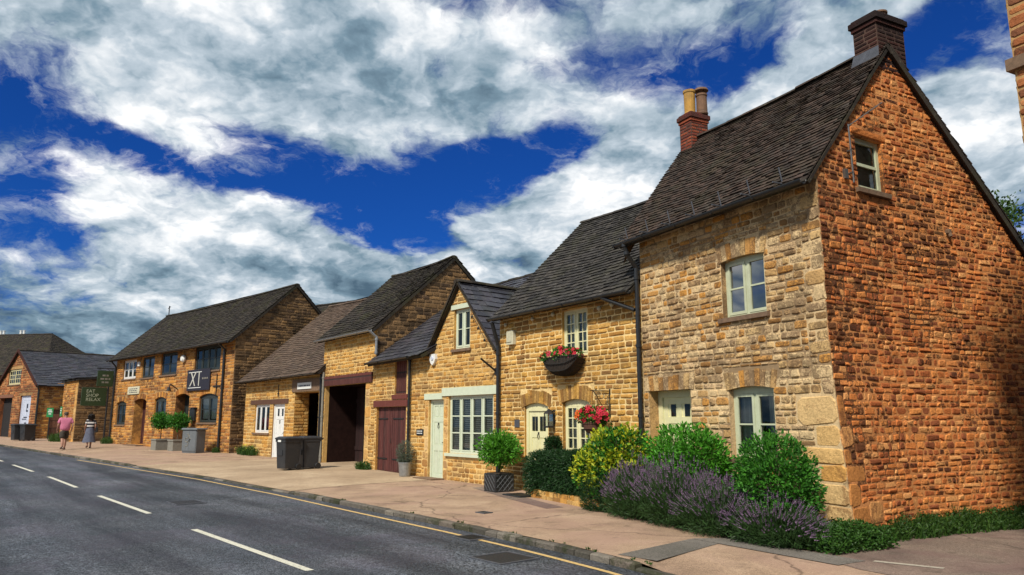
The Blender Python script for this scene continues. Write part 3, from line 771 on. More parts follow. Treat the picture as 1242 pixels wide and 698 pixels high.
# ---- tall end house -------------------------------------------------
def end_house():
    H = House('stone_house', 'tall end house with rust orange stone gable, cream front and two brick chimneys', 'house', (2.5,14.2), (4.37,10.46)); r = H.r; U = H.L
    F = Mfront()
    def flare(z, v): return (.13+.21*max(0, (2.8-z)/2.8)**1.25)*max(0, 1-max(0, v)/1.7)
    G = lambda a, z, o: (U+o+flare(z, a), a, z)      # the old corner is battered: it swells towards the ground
    # front wall
    ops = [(2.24,3.2,3.24,4.22,.16), (2.28,3.24,1.0,2.12,.16), (.16,1.34,0.02,2.12,.30)]
    ex = [(2.14,3.30,4.22,4.52), (2.16,3.36,2.12,2.42), (.02,1.46,2.12,2.42)]
    q = []; z = -.05; k = 0; rng = random.Random(4)
    while z < 5.0:
        hh = rng.uniform(.16,.34)*(1.3 if z < 1.6 else 1); w = (.34 if k % 2 else .56)*(1.25 if z < 1.6 else .62)
        hh *= 1 if z < 1.6 else .72
        e = U+min(flare(z,0), flare(z+hh,0)); q.append((e-w, e+.01, z, min(z+hh, 5.1))); z += hh; k += 1
    qlow = [e for e in q if e[2] < 1.55]+[e+(0,) for e in q if e[2] >= 1.55]
    mb = MB()
    E0 = [(U+flare(z,0)+.004, z) for z in (-.3,.4,1.0,1.6,2.2,2.8,5.16)]
    panel(mb, F, [(0,-.3)]+E0+[(0,5.16)], ops, ex, (.08,.145), (.13,.33), .013, (.006,.024), 11, 0, 1, .16, qlow, 2)
    arch(mb, F, 2.2, 3.24, 4.17, .045, .26, 10, 0, 5); arch(mb, F, 2.24, 3.29, 2.06, .055, .26, 10, 0, 6); arch(mb, F, .06, 1.44, 2.12, 0, .27, 10, 0, 7)
    mb.build('wall', [MT['cream'], MT['cream_mortar'], MT['quoin']], r)
    # gable wall
    apex = (2.0,7.62); back = (5.7,4.0)
    q2 = []; z = -.05; k = 0
    for (a0, a1, z0, z1) in [e[:4] for e in qlow if len(e) == 4]:
        w = (.2 if k % 2 == 0 else .34)*(1.3 if z0 < .8 else .8); k += 1
        q2.append((-.008, w, z0, z1))
    q2 += [(.42,.78,.2,.5)]
    mb = MB()
    panel(mb, G, [(-.006,-.3)]+[(back[0],-.3),back,apex,(-.006,5.16)], [(.98,1.66,5.07,5.92,.12)], [(.9,1.74,4.93,5.07),(.88,1.76,5.92,6.06)], (.06,.12), (.09,.24), .015, (.003,.017), 23, 0, 1, .12, q2, 2, 1.8, tess=.22)
    one_stone(mb, G, .88, 1.76, 5.93, 6.05, .02, random.Random(2), 0, .4)
    mb.build('wall', [MT['orange'], MT['orange_mortar'], MT['quoin_orange']], r)
    # unseen sides
    mb = MB()
    mb.add([(0,0,-.3),(0,5.7,-.3),(0,5.7,4.0),(-.8,2.0,7.55),(0,0,5.1),(-.25,-.1,5.0),(-.28,-.2,4.6)], [(0,1,2,3,4),(4,3,5),(5,3,6)])
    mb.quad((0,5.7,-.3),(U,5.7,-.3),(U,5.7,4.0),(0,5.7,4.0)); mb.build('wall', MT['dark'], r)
    # roof
    mb = MB()
    roof_plane(mb, (-.32,-.28,4.98), (U+.19,-.28,4.98), (-.8,2.0,7.74), (U+.05,2.0,7.70), .088, (.12,.19), .015, 3, 0, 1, .06, .045, .06)
    roof_plane(mb, (-.3,5.95,3.82), (U+.09,5.95,3.82), (-.8,2.0,7.74), (U+.07,2.0,7.70), .14, (.14,.24), .018, 4, 0, 1, .03)
    ro = mb.build('roof', [MT['tile'], MT['tile_dark']], r)
    mb = MB(); ridge_tiles(mb, (-.8,2.0,7.76), (U-.43,2.0,7.74), .42, .10, 3, dip=.06); mb.build('ridge_tiles', MT['tile'], ro)
    for i in range(7):     # snow guard brackets on the eaves
        mb = MB(); u = -.1+i*.66; mb.tube([(u,-.2,5.08),(u,-.26,5.32)], .012, 5); mb.box(u-.012,u+.012,-.40,-.19,5.06,5.08)
        mb.build('snow_guard', MT['lead'], ro)
    # right chimney
    def chimney(u0, u1, v0, v1, z0, z1, m, cap=.07, seed=1):
        mb = MB(); rct = lambda a, b: [(a,z0),(b,z0),(b,z1),(a,z1)]
        for i, (M, a, b) in enumerate(((Mfront(v0),u0,u1),(Mright(u1),v0,v1),(Mback(v1),u0,u1),(Mleft(u0),v0,v1))):
            panel(mb, M, rct(a,b), (), (), (.068,.076), (.19,.23), .010, (.004,.010), seed+i, 0, 1, rough=.35)
        c = MB()
        for k, (e, za, zb) in enumerate(((cap*.5, z1-.16, z1-.09), (cap, z1-.09, z1+.01), (cap*.4, z1+.01, z1+.05))):
            c.bevel_box(u0-e, u1+e, v0-e, v1+e, za, zb, .012)
        o = mb.build('chimney', [MT[m], MT['brick_mortar']], r)
        c.build('cap', MT[m], o)
        return o
    c1 = chimney(3.75, U+.012, 1.80, 2.48, 7.22, 8.2, 'brick_dark', .055, 31)
    mb = MB(); mb.lathe([(.12,0),(.11,.16),(.13,.17),(.13,.2),(.09,.2)], (3.95,2.25,8.24), 14); mb.build('pot', MT['darkpot'], c1)
    mb = MB(); mb.add([(3.68,1.775,7.44),(U+.03,1.775,7.44),(U+.03,1.785,7.62),(3.735,1.785,7.62),(3.735,2.0,7.86),(3.68,2.0,7.76)], [(0,1,2,3),(0,3,4,5)]); mb.build('flashing', MT['lead'], c1)
    c2 = chimney(-.74, -.36, 1.75, 2.22, 7.1, 8.2, 'brick', .05, 41)
    mb = MB(); mb.lathe([(.125,0),(.14,.03),(.12,.06),(.125,.5),(.14,.52),(.14,.57),(.1,.57)], (-.55,1.90,8.24), 16); mb.build('pot', MT['claypot'], c2)
    mb = MB(); mb.lathe([(.125,0),(.135,.03),(.12,.06),(.115,.42),(.13,.44),(.13,.48),(.1,.48)], (-.42,2.13,8.24), 16)
    mb.lathe([(.05,.46),(.05,.56)], (-.42,2.13,8.24), 10); mb.lathe([(.16,.56),(.14,.61),(.04,.63)], (-.42,2.13,8.24), 16); mb.build('pot', MT['darkpot'], c2)
    # openings
    window(r, F, 2.24, 3.2, 3.24, 4.22, .10, 2, 2, 1, 'sage', .045, .05, .026, glass='glassbright', sill='sill', head=.02, seed=2)
    window(r, F, 2.28, 3.24, 1.0, 2.12, .10, 2, 2, 1, 'sage', .045, .05, .026, glass='glass', blind='curtain', sill='sill', head=.07, seed=3)
    window(r, G, .98, 1.66, 5.07, 5.92, .07, 1, 2, 1, 'sage', .05, .03, .028, glass='glass', blind='half', sill='sill', seed=4, sash=True)
    door(r, F, .16, 1.34, .02, 2.12, .24, 'r', 'creampaint', .12, lites=2)
    # rainwater goods
    gutter(r, (-.30,-.36,4.99), (U+.19,-.36,4.97))
    pipe(r, [(.0,-.36,4.95),(-.0,-.30,4.75),(-.0,-.09,4.5),(-.0,-.09,.15)], .045)
    # aerial
    mb = MB(); mb.tube([(U+.14,.78,5.1),(U+.14,.76,6.02)], .013, 8); mb.tube([(U+.14,.74,5.98),(U+.16,1.55,6.52)], .008, 6)
    for i in range(6):
        t = .15+i*.15; c = Vector((U+.10,.74,5.98)).lerp(Vector((U+.14,1.55,6.52)), t); mb.tube([tuple(c+Vector((.13,0,0))), tuple(c-Vector((.09,0,0)))], .004, 4)
    for z in (5.25, 5.6): mb.box(U+.04, U+.15, .755, .795, z, z+.02)
    mb.box(U+.06, U+.13, .62, .69, 5.15, 5.30)
    mb.build('aerial', MT['silver'], r)
    mb = MB(); mb.bevel_box(U, U+.07, 3.05, 3.13, 4.60, 4.67, .01); mb.tube([(U+.05,3.09,4.60),(U+.07,3.09,4.54)], .03, 8); mb.build('security_lamp', MT['sill'], r)
    # verge strip along both rakes
    mb = MB()
    for (a, b) in (((5.95,3.76),(2.02,7.62)),):
        mb.add([(U+.06,a[0],a[1]-.12),(U+.085,a[0],a[1]-.12),(U+.085,a[0],a[1]+.02),(U+.06,a[0],a[1]+.02),(U+.06,b[0],b[1]-.12),(U+.085,b[0],b[1]-.12),(U+.085,b[0],b[1]+.02),(U+.06,b[0],b[1]+.02)],
               [(0,1,2,3),(4,7,6,5),(0,4,5,1),(1,5,6,2),(2,6,7,3),(3,7,4,0)])
    mb.build('verge', MT['tile_dark'], ro)
    return H
HR = end_house()

# ---- golden cottage ---------------------------------------------------
def golden_cottage():
    H = House('golden_cottage', 'golden coursed stone cottage with cream arched door and black window trough', 'cottage', (-.3,18.45), (2.5,14.2)); r = H.r; U = H.L
    F = Mfront(); mb = MB()
    ops = [(2.56,3.44,2.94,3.96,.14), (1.08,2.0,.02,1.97,.14), (2.54,3.46,.9,2.03,.14)]
    ex = [(.92,2.16,1.97,2.28), (2.38,3.62,2.03,2.34)]
    panel(mb, F, [(0,-.3),(U,-.3),(U,4.2),(0,4.2)], ops, ex, (.085,.125), (.15,.37), .014, (.006,.022), 51, 0, 1, .14, rough=1.1)
    arch(mb, F, .98, 2.10, 1.86, .11, .30, 13, 0, 8); arch(mb, F, 2.44, 3.56, 1.92, .11, .30, 13, 0, 9)
    mb.build('wall', [MT['gold'], MT['gold_mortar']], r)
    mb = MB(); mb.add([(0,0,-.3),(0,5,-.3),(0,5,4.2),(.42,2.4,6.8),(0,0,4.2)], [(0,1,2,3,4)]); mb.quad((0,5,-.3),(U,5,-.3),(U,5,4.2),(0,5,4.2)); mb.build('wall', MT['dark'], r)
    mb = MB()
    roof_plane(mb, (-.02,-.27,4.06), (U-.05,-.27,4.06), (.42,2.4,6.86), (U+.3,2.4,6.84), .115, (.13,.24), .02, 7, 0, 1, .07, .06, .05)
    roof_plane(mb, (-.02,5.1,4.06), (U+.3,5.1,4.06), (.42,2.4,6.86), (U+.3,2.4,6.84), .2, (.2,.3), .02, 8, 0, 1, .0)
    ro = mb.build('roof', [MT['tile_grey'], MT['tile_dark']], r)
    mb = MB(); ridge_tiles(mb, (.4,2.4,6.87), (U+.2,2.4,6.85), .42, .10, 5, dip=.05); mb.build('ridge_tiles', MT['tile_grey'], ro)
    window(r, F, 2.56, 3.44, 2.94, 3.96, .06, 2, 4, 2, 'creampaint', .06, .04, .022, glass='glass', blind='shutter', seed=5)
    window(r, F, 2.54, 3.46, .9, 2.03, .08, 2, 4, 2, 'creampaint', .06, .04, .022, glass='glass', blind='shutter', head=.09, seed=6)
    door(r, F, 1.08, 2.0, .02, 1.97, .08, 'cottage', 'creampaint', .09, lites=4, head=.09)
    gutter(r, (-.02,-.33,4.05), (U-.02,-.33,4.05))
    pipe(r, [(4.30,-.33,4.0),(U-.06,-.12,3.68)], .04, clips=False)
    pipe(r, [(.10,-.30,3.95),(.06,-.09,3.4),(.06,-.09,.1)], .05)
    mb = MB(); mb.bevel_box(.46,.74,-.12,0,3.38,3.72,.02); mb.box(.5,.7,-.135,-.12,3.44,3.66); mb.build('alarm_box', MT['lintelstone'], r)
    # lantern
    mb = MB(); cx, cy = 2.24, -.15
    mb.box(2.19,2.29,-.02,0,1.5,1.8); mb.tube([(cx,0,1.74),(cx,-.1,1.80),(cx,cy,1.78)], .012, 6)
    for sx in (-.07,.07):
        for sy in (-.07,.07): mb.box(cx+sx-.008,cx+sx+.008,cy+sy-.008,cy+sy+.008,1.46,1.72)
    mb.bevel_box(cx-.085,cx+.085,cy-.085,cy+.085,1.42,1.46,.01); mb.lathe([(.12,1.72),(.10,1.75),(.04,1.80),(.015,1.83)], (cx,cy,0), 8)
    la = mb.build('lantern', MT['iron'], r)
    mb = MB(); mb.box(cx-.062,cx+.062,cy-.062,cy+.062,1.465,1.715); mb.build('pane', MT['glass'], la)
    mb = MB(); mb.bevel_box(.68,.88,-.02,0,1.42,1.60,.02); pl = mb.build('plaque', MT['lead'], r)
    # scroll bracket for the basket
    mb = MB(); bu = 4.12
    mb.box(bu-.012,bu+.012,-.02,0,1.62,2.2); mb.tube([(bu,0,2.16),(bu,-.50,2.16)], .010, 6); mb.tube([(bu,0,1.75),(bu,-.2,1.85),(bu,-.42,2.15)], .008, 5)
    for (y, z, rad) in ((-.12,2.05,.08),(-.30,2.08,.06),(-.09,1.92,.05)):
        mb.tube([(bu,y+rad*(1-t/22)*math.cos(t*.6),z+rad*(1-t/22)*math.sin(t*.6)) for t in range(18)], .006, 4)
    mb.build('bracket', MT['iron'], r)
    for (u, z) in ((.35,3.93),(1.5,3.95),(2.3,3.96),(3.9,3.9),(4.3,3.93)):
        mb = MB(); mb.lathe([(.03,0),(.05,-.05),(.02,-.09)], (u,-.06,z), 8); mb.build('festoon_lamp', MT['lintelstone'], r)
    return H
HC = golden_cottage()

# ---- gabled cottage with shop window ------------------------------------
def gabled_cottage():
    H = House('gabled_cottage', 'small gabled stone cottage with pale green door and wide shuttered window', 'cottage', (-3.09,22.02), (-.3,18.45)); r = H.r; U = H.L
    F = Mfront(); mb = MB()
    ops = [(2.46,3.22,3.46,4.54,.13), (2.24,4.27,.72,2.22,.14), (1.24,2.0,.0,2.14,.16)]
    ex = [(2.34,3.34,4.54,4.68), (1.94,4.48,2.22,2.45), (1.02,2.1,2.14,2.32), (2.16,4.36,.62,.72)]
    q = []
    rng = random.Random(9); z = 0
    while z < 2.1:
        h_ = rng.uniform(.2,.4); q.append((1.24-(.2 if rng.random()<.5 else .32), 1.23, z, min(z+h_,2.14))); q.append((2.005, 2.22, z, min(z+h_,2.14))); z += h_
    panel(mb, F, [(0,-.3),(U,-.3),(U,3.5),(4.25,3.55),(2.75,5.22),(1.38,3.6),(0,3.55)], ops, ex, (.085,.14), (.15,.38), .015, (.005,.020), 61, 0, 1, .14, q, 2)
    mb.build('wall', [MT['gold3'], MT['gold3_mortar'], MT['quoin']], r)
    mb = MB(); mb.quad((U,0,-.3),(U,6,-.3),(U,6,3.5),(U,0,3.5)); mb.quad((0,6,-.3),(U,6,-.3),(U,6,3.5),(0,6,3.5)); mb.build('wall', MT['dark'], r)
    mb = MB()
    roof_plane(mb, (4.55,-.14,3.32), (4.55,6.0,3.32), (2.75,-.12,5.32), (2.75,6.0,5.30), .22, (.26,.42), .014, 9, 0, 1, .03, .04)
    roof_plane(mb, (1.18,-.14,3.40), (1.18,6.0,3.40), (2.75,-.12,5.32), (2.75,6.0,5.30), .22, (.26,.42), .014, 10, 0, 1, .03, .04)
    ro = mb.build('roof', [MT['slate'], MT['tile_dark']], r)
    mb = MB(); ridge_tiles(mb, (2.75,-.14,5.33), (2.75,6.0,5.31), .42, .12, 6); mb.build('ridge_tiles', MT['tile_dark'], ro)
    mb = MB()
    for (a, b) in (((1.16,3.30),(2.75,5.24)),):
        mb.add([(a[0],-.165,a[1]+.0),(a[0],-.145,a[1]+.0),(a[0],-.145,a[1]+.08),(a[0],-.165,a[1]+.08),(b[0],-.165,b[1]+.0),(b[0],-.145,b[1]+.0),(b[0],-.145,b[1]+.08),(b[0],-.165,b[1]+.08)],
               [(0,1,2,3),(4,7,6,5),(0,4,5,1),(1,5,6,2),(2,6,7,3),(3,7,4,0)])
    mb.build('verge', MT['tile_dark'], ro)
    window(r, F, 2.46, 3.22, 3.46, 4.54, .07, 2, 2, 1, 'mint', .05, .05, .022, sill='sill', seed=7)
    mb = MB(); mb.box(2.34,3.34,-.03,.1,4.545,4.67); mb.build('lintel', MT['mint'], r)
    w = window(r, F, 2.24, 4.27, .72, 2.22, .06, 4, 3, 1, 'mint', .06, .035, .03, glass='glass', blind='shutter', seed=8)
    mb = MB(); bx(mb, F, 2.16, 4.36, .645, .718, -.06, .07); mb.build('sill', MT['mint'], w)
    mb = MB(); mb.box(1.94,4.48,-.035,.1,2.225,2.44); mb.build('lintel', MT['mint'], r)
    mb = MB(); mb.box(1.02,2.1-.16+.0,-.03,.1,2.145,2.31); mb.build('lintel', MT['mint'], r)
    door(r, F, 1.24, 2.0, .0, 2.14, .10, 'six', 'mint', .07)
    mb = MB(); mb.box(1.15,2.1,-.42,0,-.1,.05); mb.build('doorstep', MT['sill'], r)
    pipe(r, [(.28,-.09,3.5),(.28,-.09,.1)], .04)
    # shield shaped alarm
    mb = MB(); P = [(1.37,3.40),(1.65,3.40),(1.66,3.26),(1.60,3.15),(1.51,3.09),(1.42,3.15),(1.36,3.26)]
    mb.add([(a,-.09,z) for a, z in P]+[(a,0,z) for a, z in P], [tuple(range(7))]+[(i,7+i,7+(i+1)%7,(i+1)%7) for i in range(7)]); al = mb.build('alarm_box', MT['white'], r)
    mb = MB(); mb.lathe([(.07,0),(.05,.02)], (0,0,0), 12); o = mb.build('badge', MT['greyblue'], al); o.data.transform(Matrix.Translation((1.51,-.092,3.28)) @ Matrix.Rotation(R(90),4,'X'))
    mb = MB(); mb.bevel_box(.62,1.0,-.025,0,1.16,1.33,.01); sg = mb.build('house_sign', MT['black'], r)
    mb = MB()
    for z in (1.275,1.215):
        x = .66
        for w_ in (.05,.08,.04,.07): mb.box(x,x+w_,-.029,-.025,z-.012,z+.012); x += w_+.015
    mb.build('lettering', MT['letter'], sg)
    # flag bracket and string of lamps hooks
    mb = MB(); mb.tube([(4.38,0,2.78),(4.34,-.45,3.08)], .025, 6); mb.box(4.34,4.42,-.03,0,2.7,2.86); mb.build('bracket', MT['iron'], r)
    mb = MB(); mb.tube([(3.25+.95*t/10, -.09-.02*math.sin(t), 4.62-1.1*t/10-.12*math.sin(math.pi*t/10)) for t in range(11)], .007, 4)
    for t in (2,5,8): mb.lathe([(.015,0),(.035,-.04),(.015,-.075)], (3.25+.95*t/10,-.1,4.6-1.1*t/10-.1), 6)
    mb.build('festoon_lamp', MT['iron'], r)
    return H
HG = gabled_cottage()

# ---- barn bay with red doors ---------------------------------------------
def barn():
    H = House('barn', 'narrow barn bay with tall faded red plank doors and slate roof', 'barn', (-4.34,23.83), (-3.09,22.02)); r = H.r; U = H.L
    F = Mfront(); mb = MB()
    ops = [(.12,2.18,.0,1.98,.12), (1.36,2.16,2.34,3.46,.10)]
    panel(mb, F, [(0,-.3),(U,-.3),(U,3.55),(0,3.55)], ops, [(0,U,1.98,2.18),(1.26,U,2.18,2.34)], (.085,.14), (.15,.36), .015, (.005,.02), 71)
    mb.build('wall', [MT['gold3'], MT['gold3_mortar']], r)
    mb = MB(); mb.box(-.06,U+.1,-.04,.08,1.985,2.175); mb.build('lintel', MT['redtimber'], r)
    mb = MB(); mb.box(1.24,U+.06,-.035,.08,2.20,2.335); mb.build('lintel', MT['redtimber'], r)
    mb = MB()
    for k in range(2):
        a = .12+k*1.03
        x = a+.01
        rng = random.Random(20+k)
        while x < a+1.01: w = min(.125, a+1.02-x); mb.box(x+.003,x+w-.004,.07+rng.uniform(-.004,.004),.1,.03+rng.uniform(0,.04),1.975); x += w
    d = mb.build('door', MT['reddoor'], r)
    mb = MB()
    for a in (.14,1.2): 
        for z in (.4,1.6): mb.box(a,a+.7,.055,.066,z,z+.04)
    mb.tube([(1.1,.06,1.02),(1.1,.03,1.02),(1.1,.03,.9),(1.1,.06,.9)], .01, 5); mb.build('hinge', MT['iron'], d)
    mb = MB(); x = 1.37
    while x < 2.14: mb.box(x+.003,x+.12,.05,.08,2.35,3.455); x += .132
    mb.build('hatch', MT['redtimber'], r, )
    mb = MB(); roof_plane(mb, (-.12,-.3,3.36), (3.55,-.3,3.40), (-.12,3.4,6.02), (6.2,3.4,6.04), .2, (.24,.4), .015, 12, 0, 1, .03)
    roof_plane(mb, (-.12,7.0,3.4), (6.2,7.0,3.4), (-.12,3.4,6.02), (6.2,3.4,6.04), .25, (.24,.4), .015, 13, 0, 1, 0)
    ro = mb.build('roof', [MT['slate'], MT['tile_dark']], r)
    mb = MB(); ridge_tiles(mb, (0,3.4,6.03), (6.2,3.4,6.05), .42, .12, 8); mb.build('ridge_tiles', MT['tile_dark'], ro)
    gutter(r, (-.05,-.36,3.36), (2.9,-.36,3.38), .05)
    mb = MB(); mb.quad((0,7,-.3),(U,7,-.3),(U,7,3.5),(0,7,3.5)); mb.build('wall', MT['dark'], r)
    return H
HB = barn()

# ---- tall range with the dark carriage opening -----------------------------
def garage_range():
    H = House('carriage_house', 'tall stone range over a dark carriage opening with red lintel', 'house', (-6.75,27.15), (-4.34,23.83)); r = H.r; U = H.L
    F = Mfront(); G = Mright(U); mb = MB()
    ops = [(-.06,3.36,.0,2.78,.16)]
    q = []; rng = random.Random(5); z = 0
    while z < 2.7: h_ = rng.uniform(.22,.4); q.append((3.37, 3.37+rng.choice((.3,.44)), z, min(z+h_,2.78))); z += h_
    panel(mb, F, [(-.3,-.3),(U,-.3),(U,4.5),(-.3,4.5)], ops, [(-.3,3.9,2.78,3.12)], (.085,.14), (.15,.38), .015, (.005,.022), 81, 0, 1, .16, q, 2)
    mb.build('wall', [MT['gold3'], MT['gold3_mortar'], MT['quoin']], r)
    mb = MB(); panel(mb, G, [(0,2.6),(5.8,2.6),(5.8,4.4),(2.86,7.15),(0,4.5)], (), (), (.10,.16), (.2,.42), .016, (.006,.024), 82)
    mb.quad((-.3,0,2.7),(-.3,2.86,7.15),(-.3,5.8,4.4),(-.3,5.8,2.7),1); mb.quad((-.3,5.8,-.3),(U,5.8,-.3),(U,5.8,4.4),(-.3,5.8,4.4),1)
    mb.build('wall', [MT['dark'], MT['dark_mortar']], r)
    mb = MB(); roof_plane(mb, (-.5,-.24,4.46), (U+.06,-.24,4.46), (-.5,2.86,7.28), (U+.06,2.86,7.26), .14, (.15,.26), .022, 14, 0, 1, .09, .09, .08)
    roof_plane(mb, (-.5,6.0,4.3), (U+.06,6.0,4.3), (-.5,2.86,7.28), (U+.06,2.86,7.26), .25, (.2,.3), .02, 15, 0, 1, 0)
    ro = mb.build('roof', [MT['tile_dark'], MT['tile_dark']], r)
    mb = MB(); ridge_tiles(mb, (-.5,2.86,7.29), (U,2.86,7.27), .42, .12, 9, dip=.08); mb.build('ridge_tiles', MT['tile_dark'], ro)
    gutter(r, (-.5,-.30,4.45), (U+.06,-.30,4.43), .06, 'steel')
    pipe(r, [(U+.03,-.30,4.4),(U+.05,-.05,4.2),(U+.05,-.05,3.65)], .045, 'steel')
    mb = MB(); mb.box(-.28,3.88,-.05,.3,2.785,3.115); mb.build('lintel', MT['redtimber'], r)
    mb = MB(); mb.box(-.14,-.065,.165,1.5,0,2.9); mb.box(3.365,3.44,.165,1.5,0,2.9); mb.box(-.14,3.44,.165,1.5,2.785,2.85); mb.build('passage_shade_lining', MT['lining'], r)  # added near-black lining, so the passage sides read as shade
    mb = MB()
    x = -.06
    while x < 3.3: mb.box(x+.004,x+.165,1.25,1.30,.04,2.77); x += .168
    for z in (.5,2.2): mb.box(-.05,3.34,1.22,1.25,z,z+.14)
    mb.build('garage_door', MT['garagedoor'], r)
    mb = MB(); mb.quad((.0,-.5,.035),(3.36,-.5,.035),(3.36,.2,.06),(.0,.2,.06)); mb.build('threshold', MT['drive'], r)
    pipe(r, [(-.12,-.06,3.3),(-.12,-.06,.1)], .045, 'concrete'); pipe(r, [(-.30,-.08,3.25),(-.30,-.08,.1)], .045, 'black')
    return H
HA = garage_range()

# ---- low cottage with white door ------------------------------------------------
def low_cottage():
    H = House('low_cottage', 'low yellow stone cottage with white door and long pale tiled roof', 'cottage', (-11.76,33.12), (-6.75,27.15)); r = H.r; U = H.L
    F = Mfront(); mb = MB()
    ops = [(1.15,2.75,1.05,2.22,.13), (3.1,4.25,.1,2.22,.13), (5.15,7.25,.05,2.62,.6)]
    panel(mb, F, [(0,-.3),(U-.25,-.3),(U-.25,3.34),(0,3.34)], ops, [(.7,4.6,2.22,2.42),(5.0,7.4,2.62,3.14)], (.10,.16), (.2,.46), .018, (.005,.02), 91)
    mb.build('wall', [MT['gold3'], MT['gold3_mortar']], r)
    mb = MB(); mb.box(.7,4.6,-.03,.08,2.225,2.415); mb.build('lintel', MT['oak'], r)
    mb = MB(); mb.box(4.95,7.45,-.05,.2,2.65,3.12); bm_ = mb.build('lintel', MT['sill'], r)
    mb = MB(); mb.box(5.5,6.7,-.08,-.053,2.74,2.98); sg = mb.build('house_sign', MT['white'], r)
    mb = MB(); x = 5.62
    for w_ in (.1,.16,.1,.2,.14,.12): mb.box(x,x+w_,-.084,-.08,2.83,2.89); x += w_+.035
    mb.build('lettering', MT['darkletter'], sg)
    window(r, F, 1.15, 2.75, 1.05, 2.22, .07, 3, 1, 1, 'white', .06, .05, .03, glass='glass', blind='curtain', sill='sill', seed=9)
    door(r, F, 3.1, 4.25, .1, 2.22, .08, 'six', 'white', .09, lites=2)
    mb = MB(); panel(mb, Mright(5.15), [(0,.05),(.6,.05),(.6,2.62),(0,2.62)], (), (), (.10,.16), (.2,.4), .018, (.004,.016), 92)
    mb.build('reveal', [MT['gold3'], MT['gold3_mortar']], r)
    mb = MB(); x = 3.6
    while x < 7.2: mb.box(x+.005,x+.2,1.6,1.68,.05,2.7); x += .205
    mb.build('passage_darkness', MT['garagedoor'], r)  # dark board plane stands in for the unlit room beyond the passage
    mb = MB(); mb.tube([(3.6,-.03,2.5),(3.6,-.03,3.0)], .018, 6); mb.box(3.52,3.68,-.04,0,2.62,2.66); mb.build('wall_tie', MT['iron'], r)
    mb = MB(); roof_plane(mb, (-.25,-.32,3.22), (U-.1,-.32,3.30), (-.25,4.0,7.06), (U+.4,4.0,7.08), .15, (.17,.28), .02, 16, 0, 1, .14, .09, .10)
    roof_plane(mb, (-.25,8.2,3.3), (U+.4,8.2,3.3), (-.25,4.0,7.06), (U+.4,4.0,7.08), .3, (.3,.4), .02, 17, 0, 1, 0)
    ro = mb.build('roof', [MT['tile_pale'], MT['tile_dark']], r)
    mb = MB(); ridge_tiles(mb, (-.25,4.0,7.07), (U+.4,4.0,7.09), .42, .12, 10, dip=.10); mb.build('ridge_tiles', MT['tile_pale'], ro)
    gutter(r, (-.2,-.39,3.21), (U-.15,-.39,3.27), .055)
    mb = MB(); mb.add([(0,0,-.3),(0,8,-.3),(0,8,3.3),(0,4,7.0),(0,0,3.3)], [(0,1,2,3,4)]); mb.quad((0,8,-.3),(U,8,-.3),(U,8,3.3),(0,8,3.3)); mb.build('wall', MT['dark'], r)
    H.r.location.z = 0
    return H
HL = low_cottage()

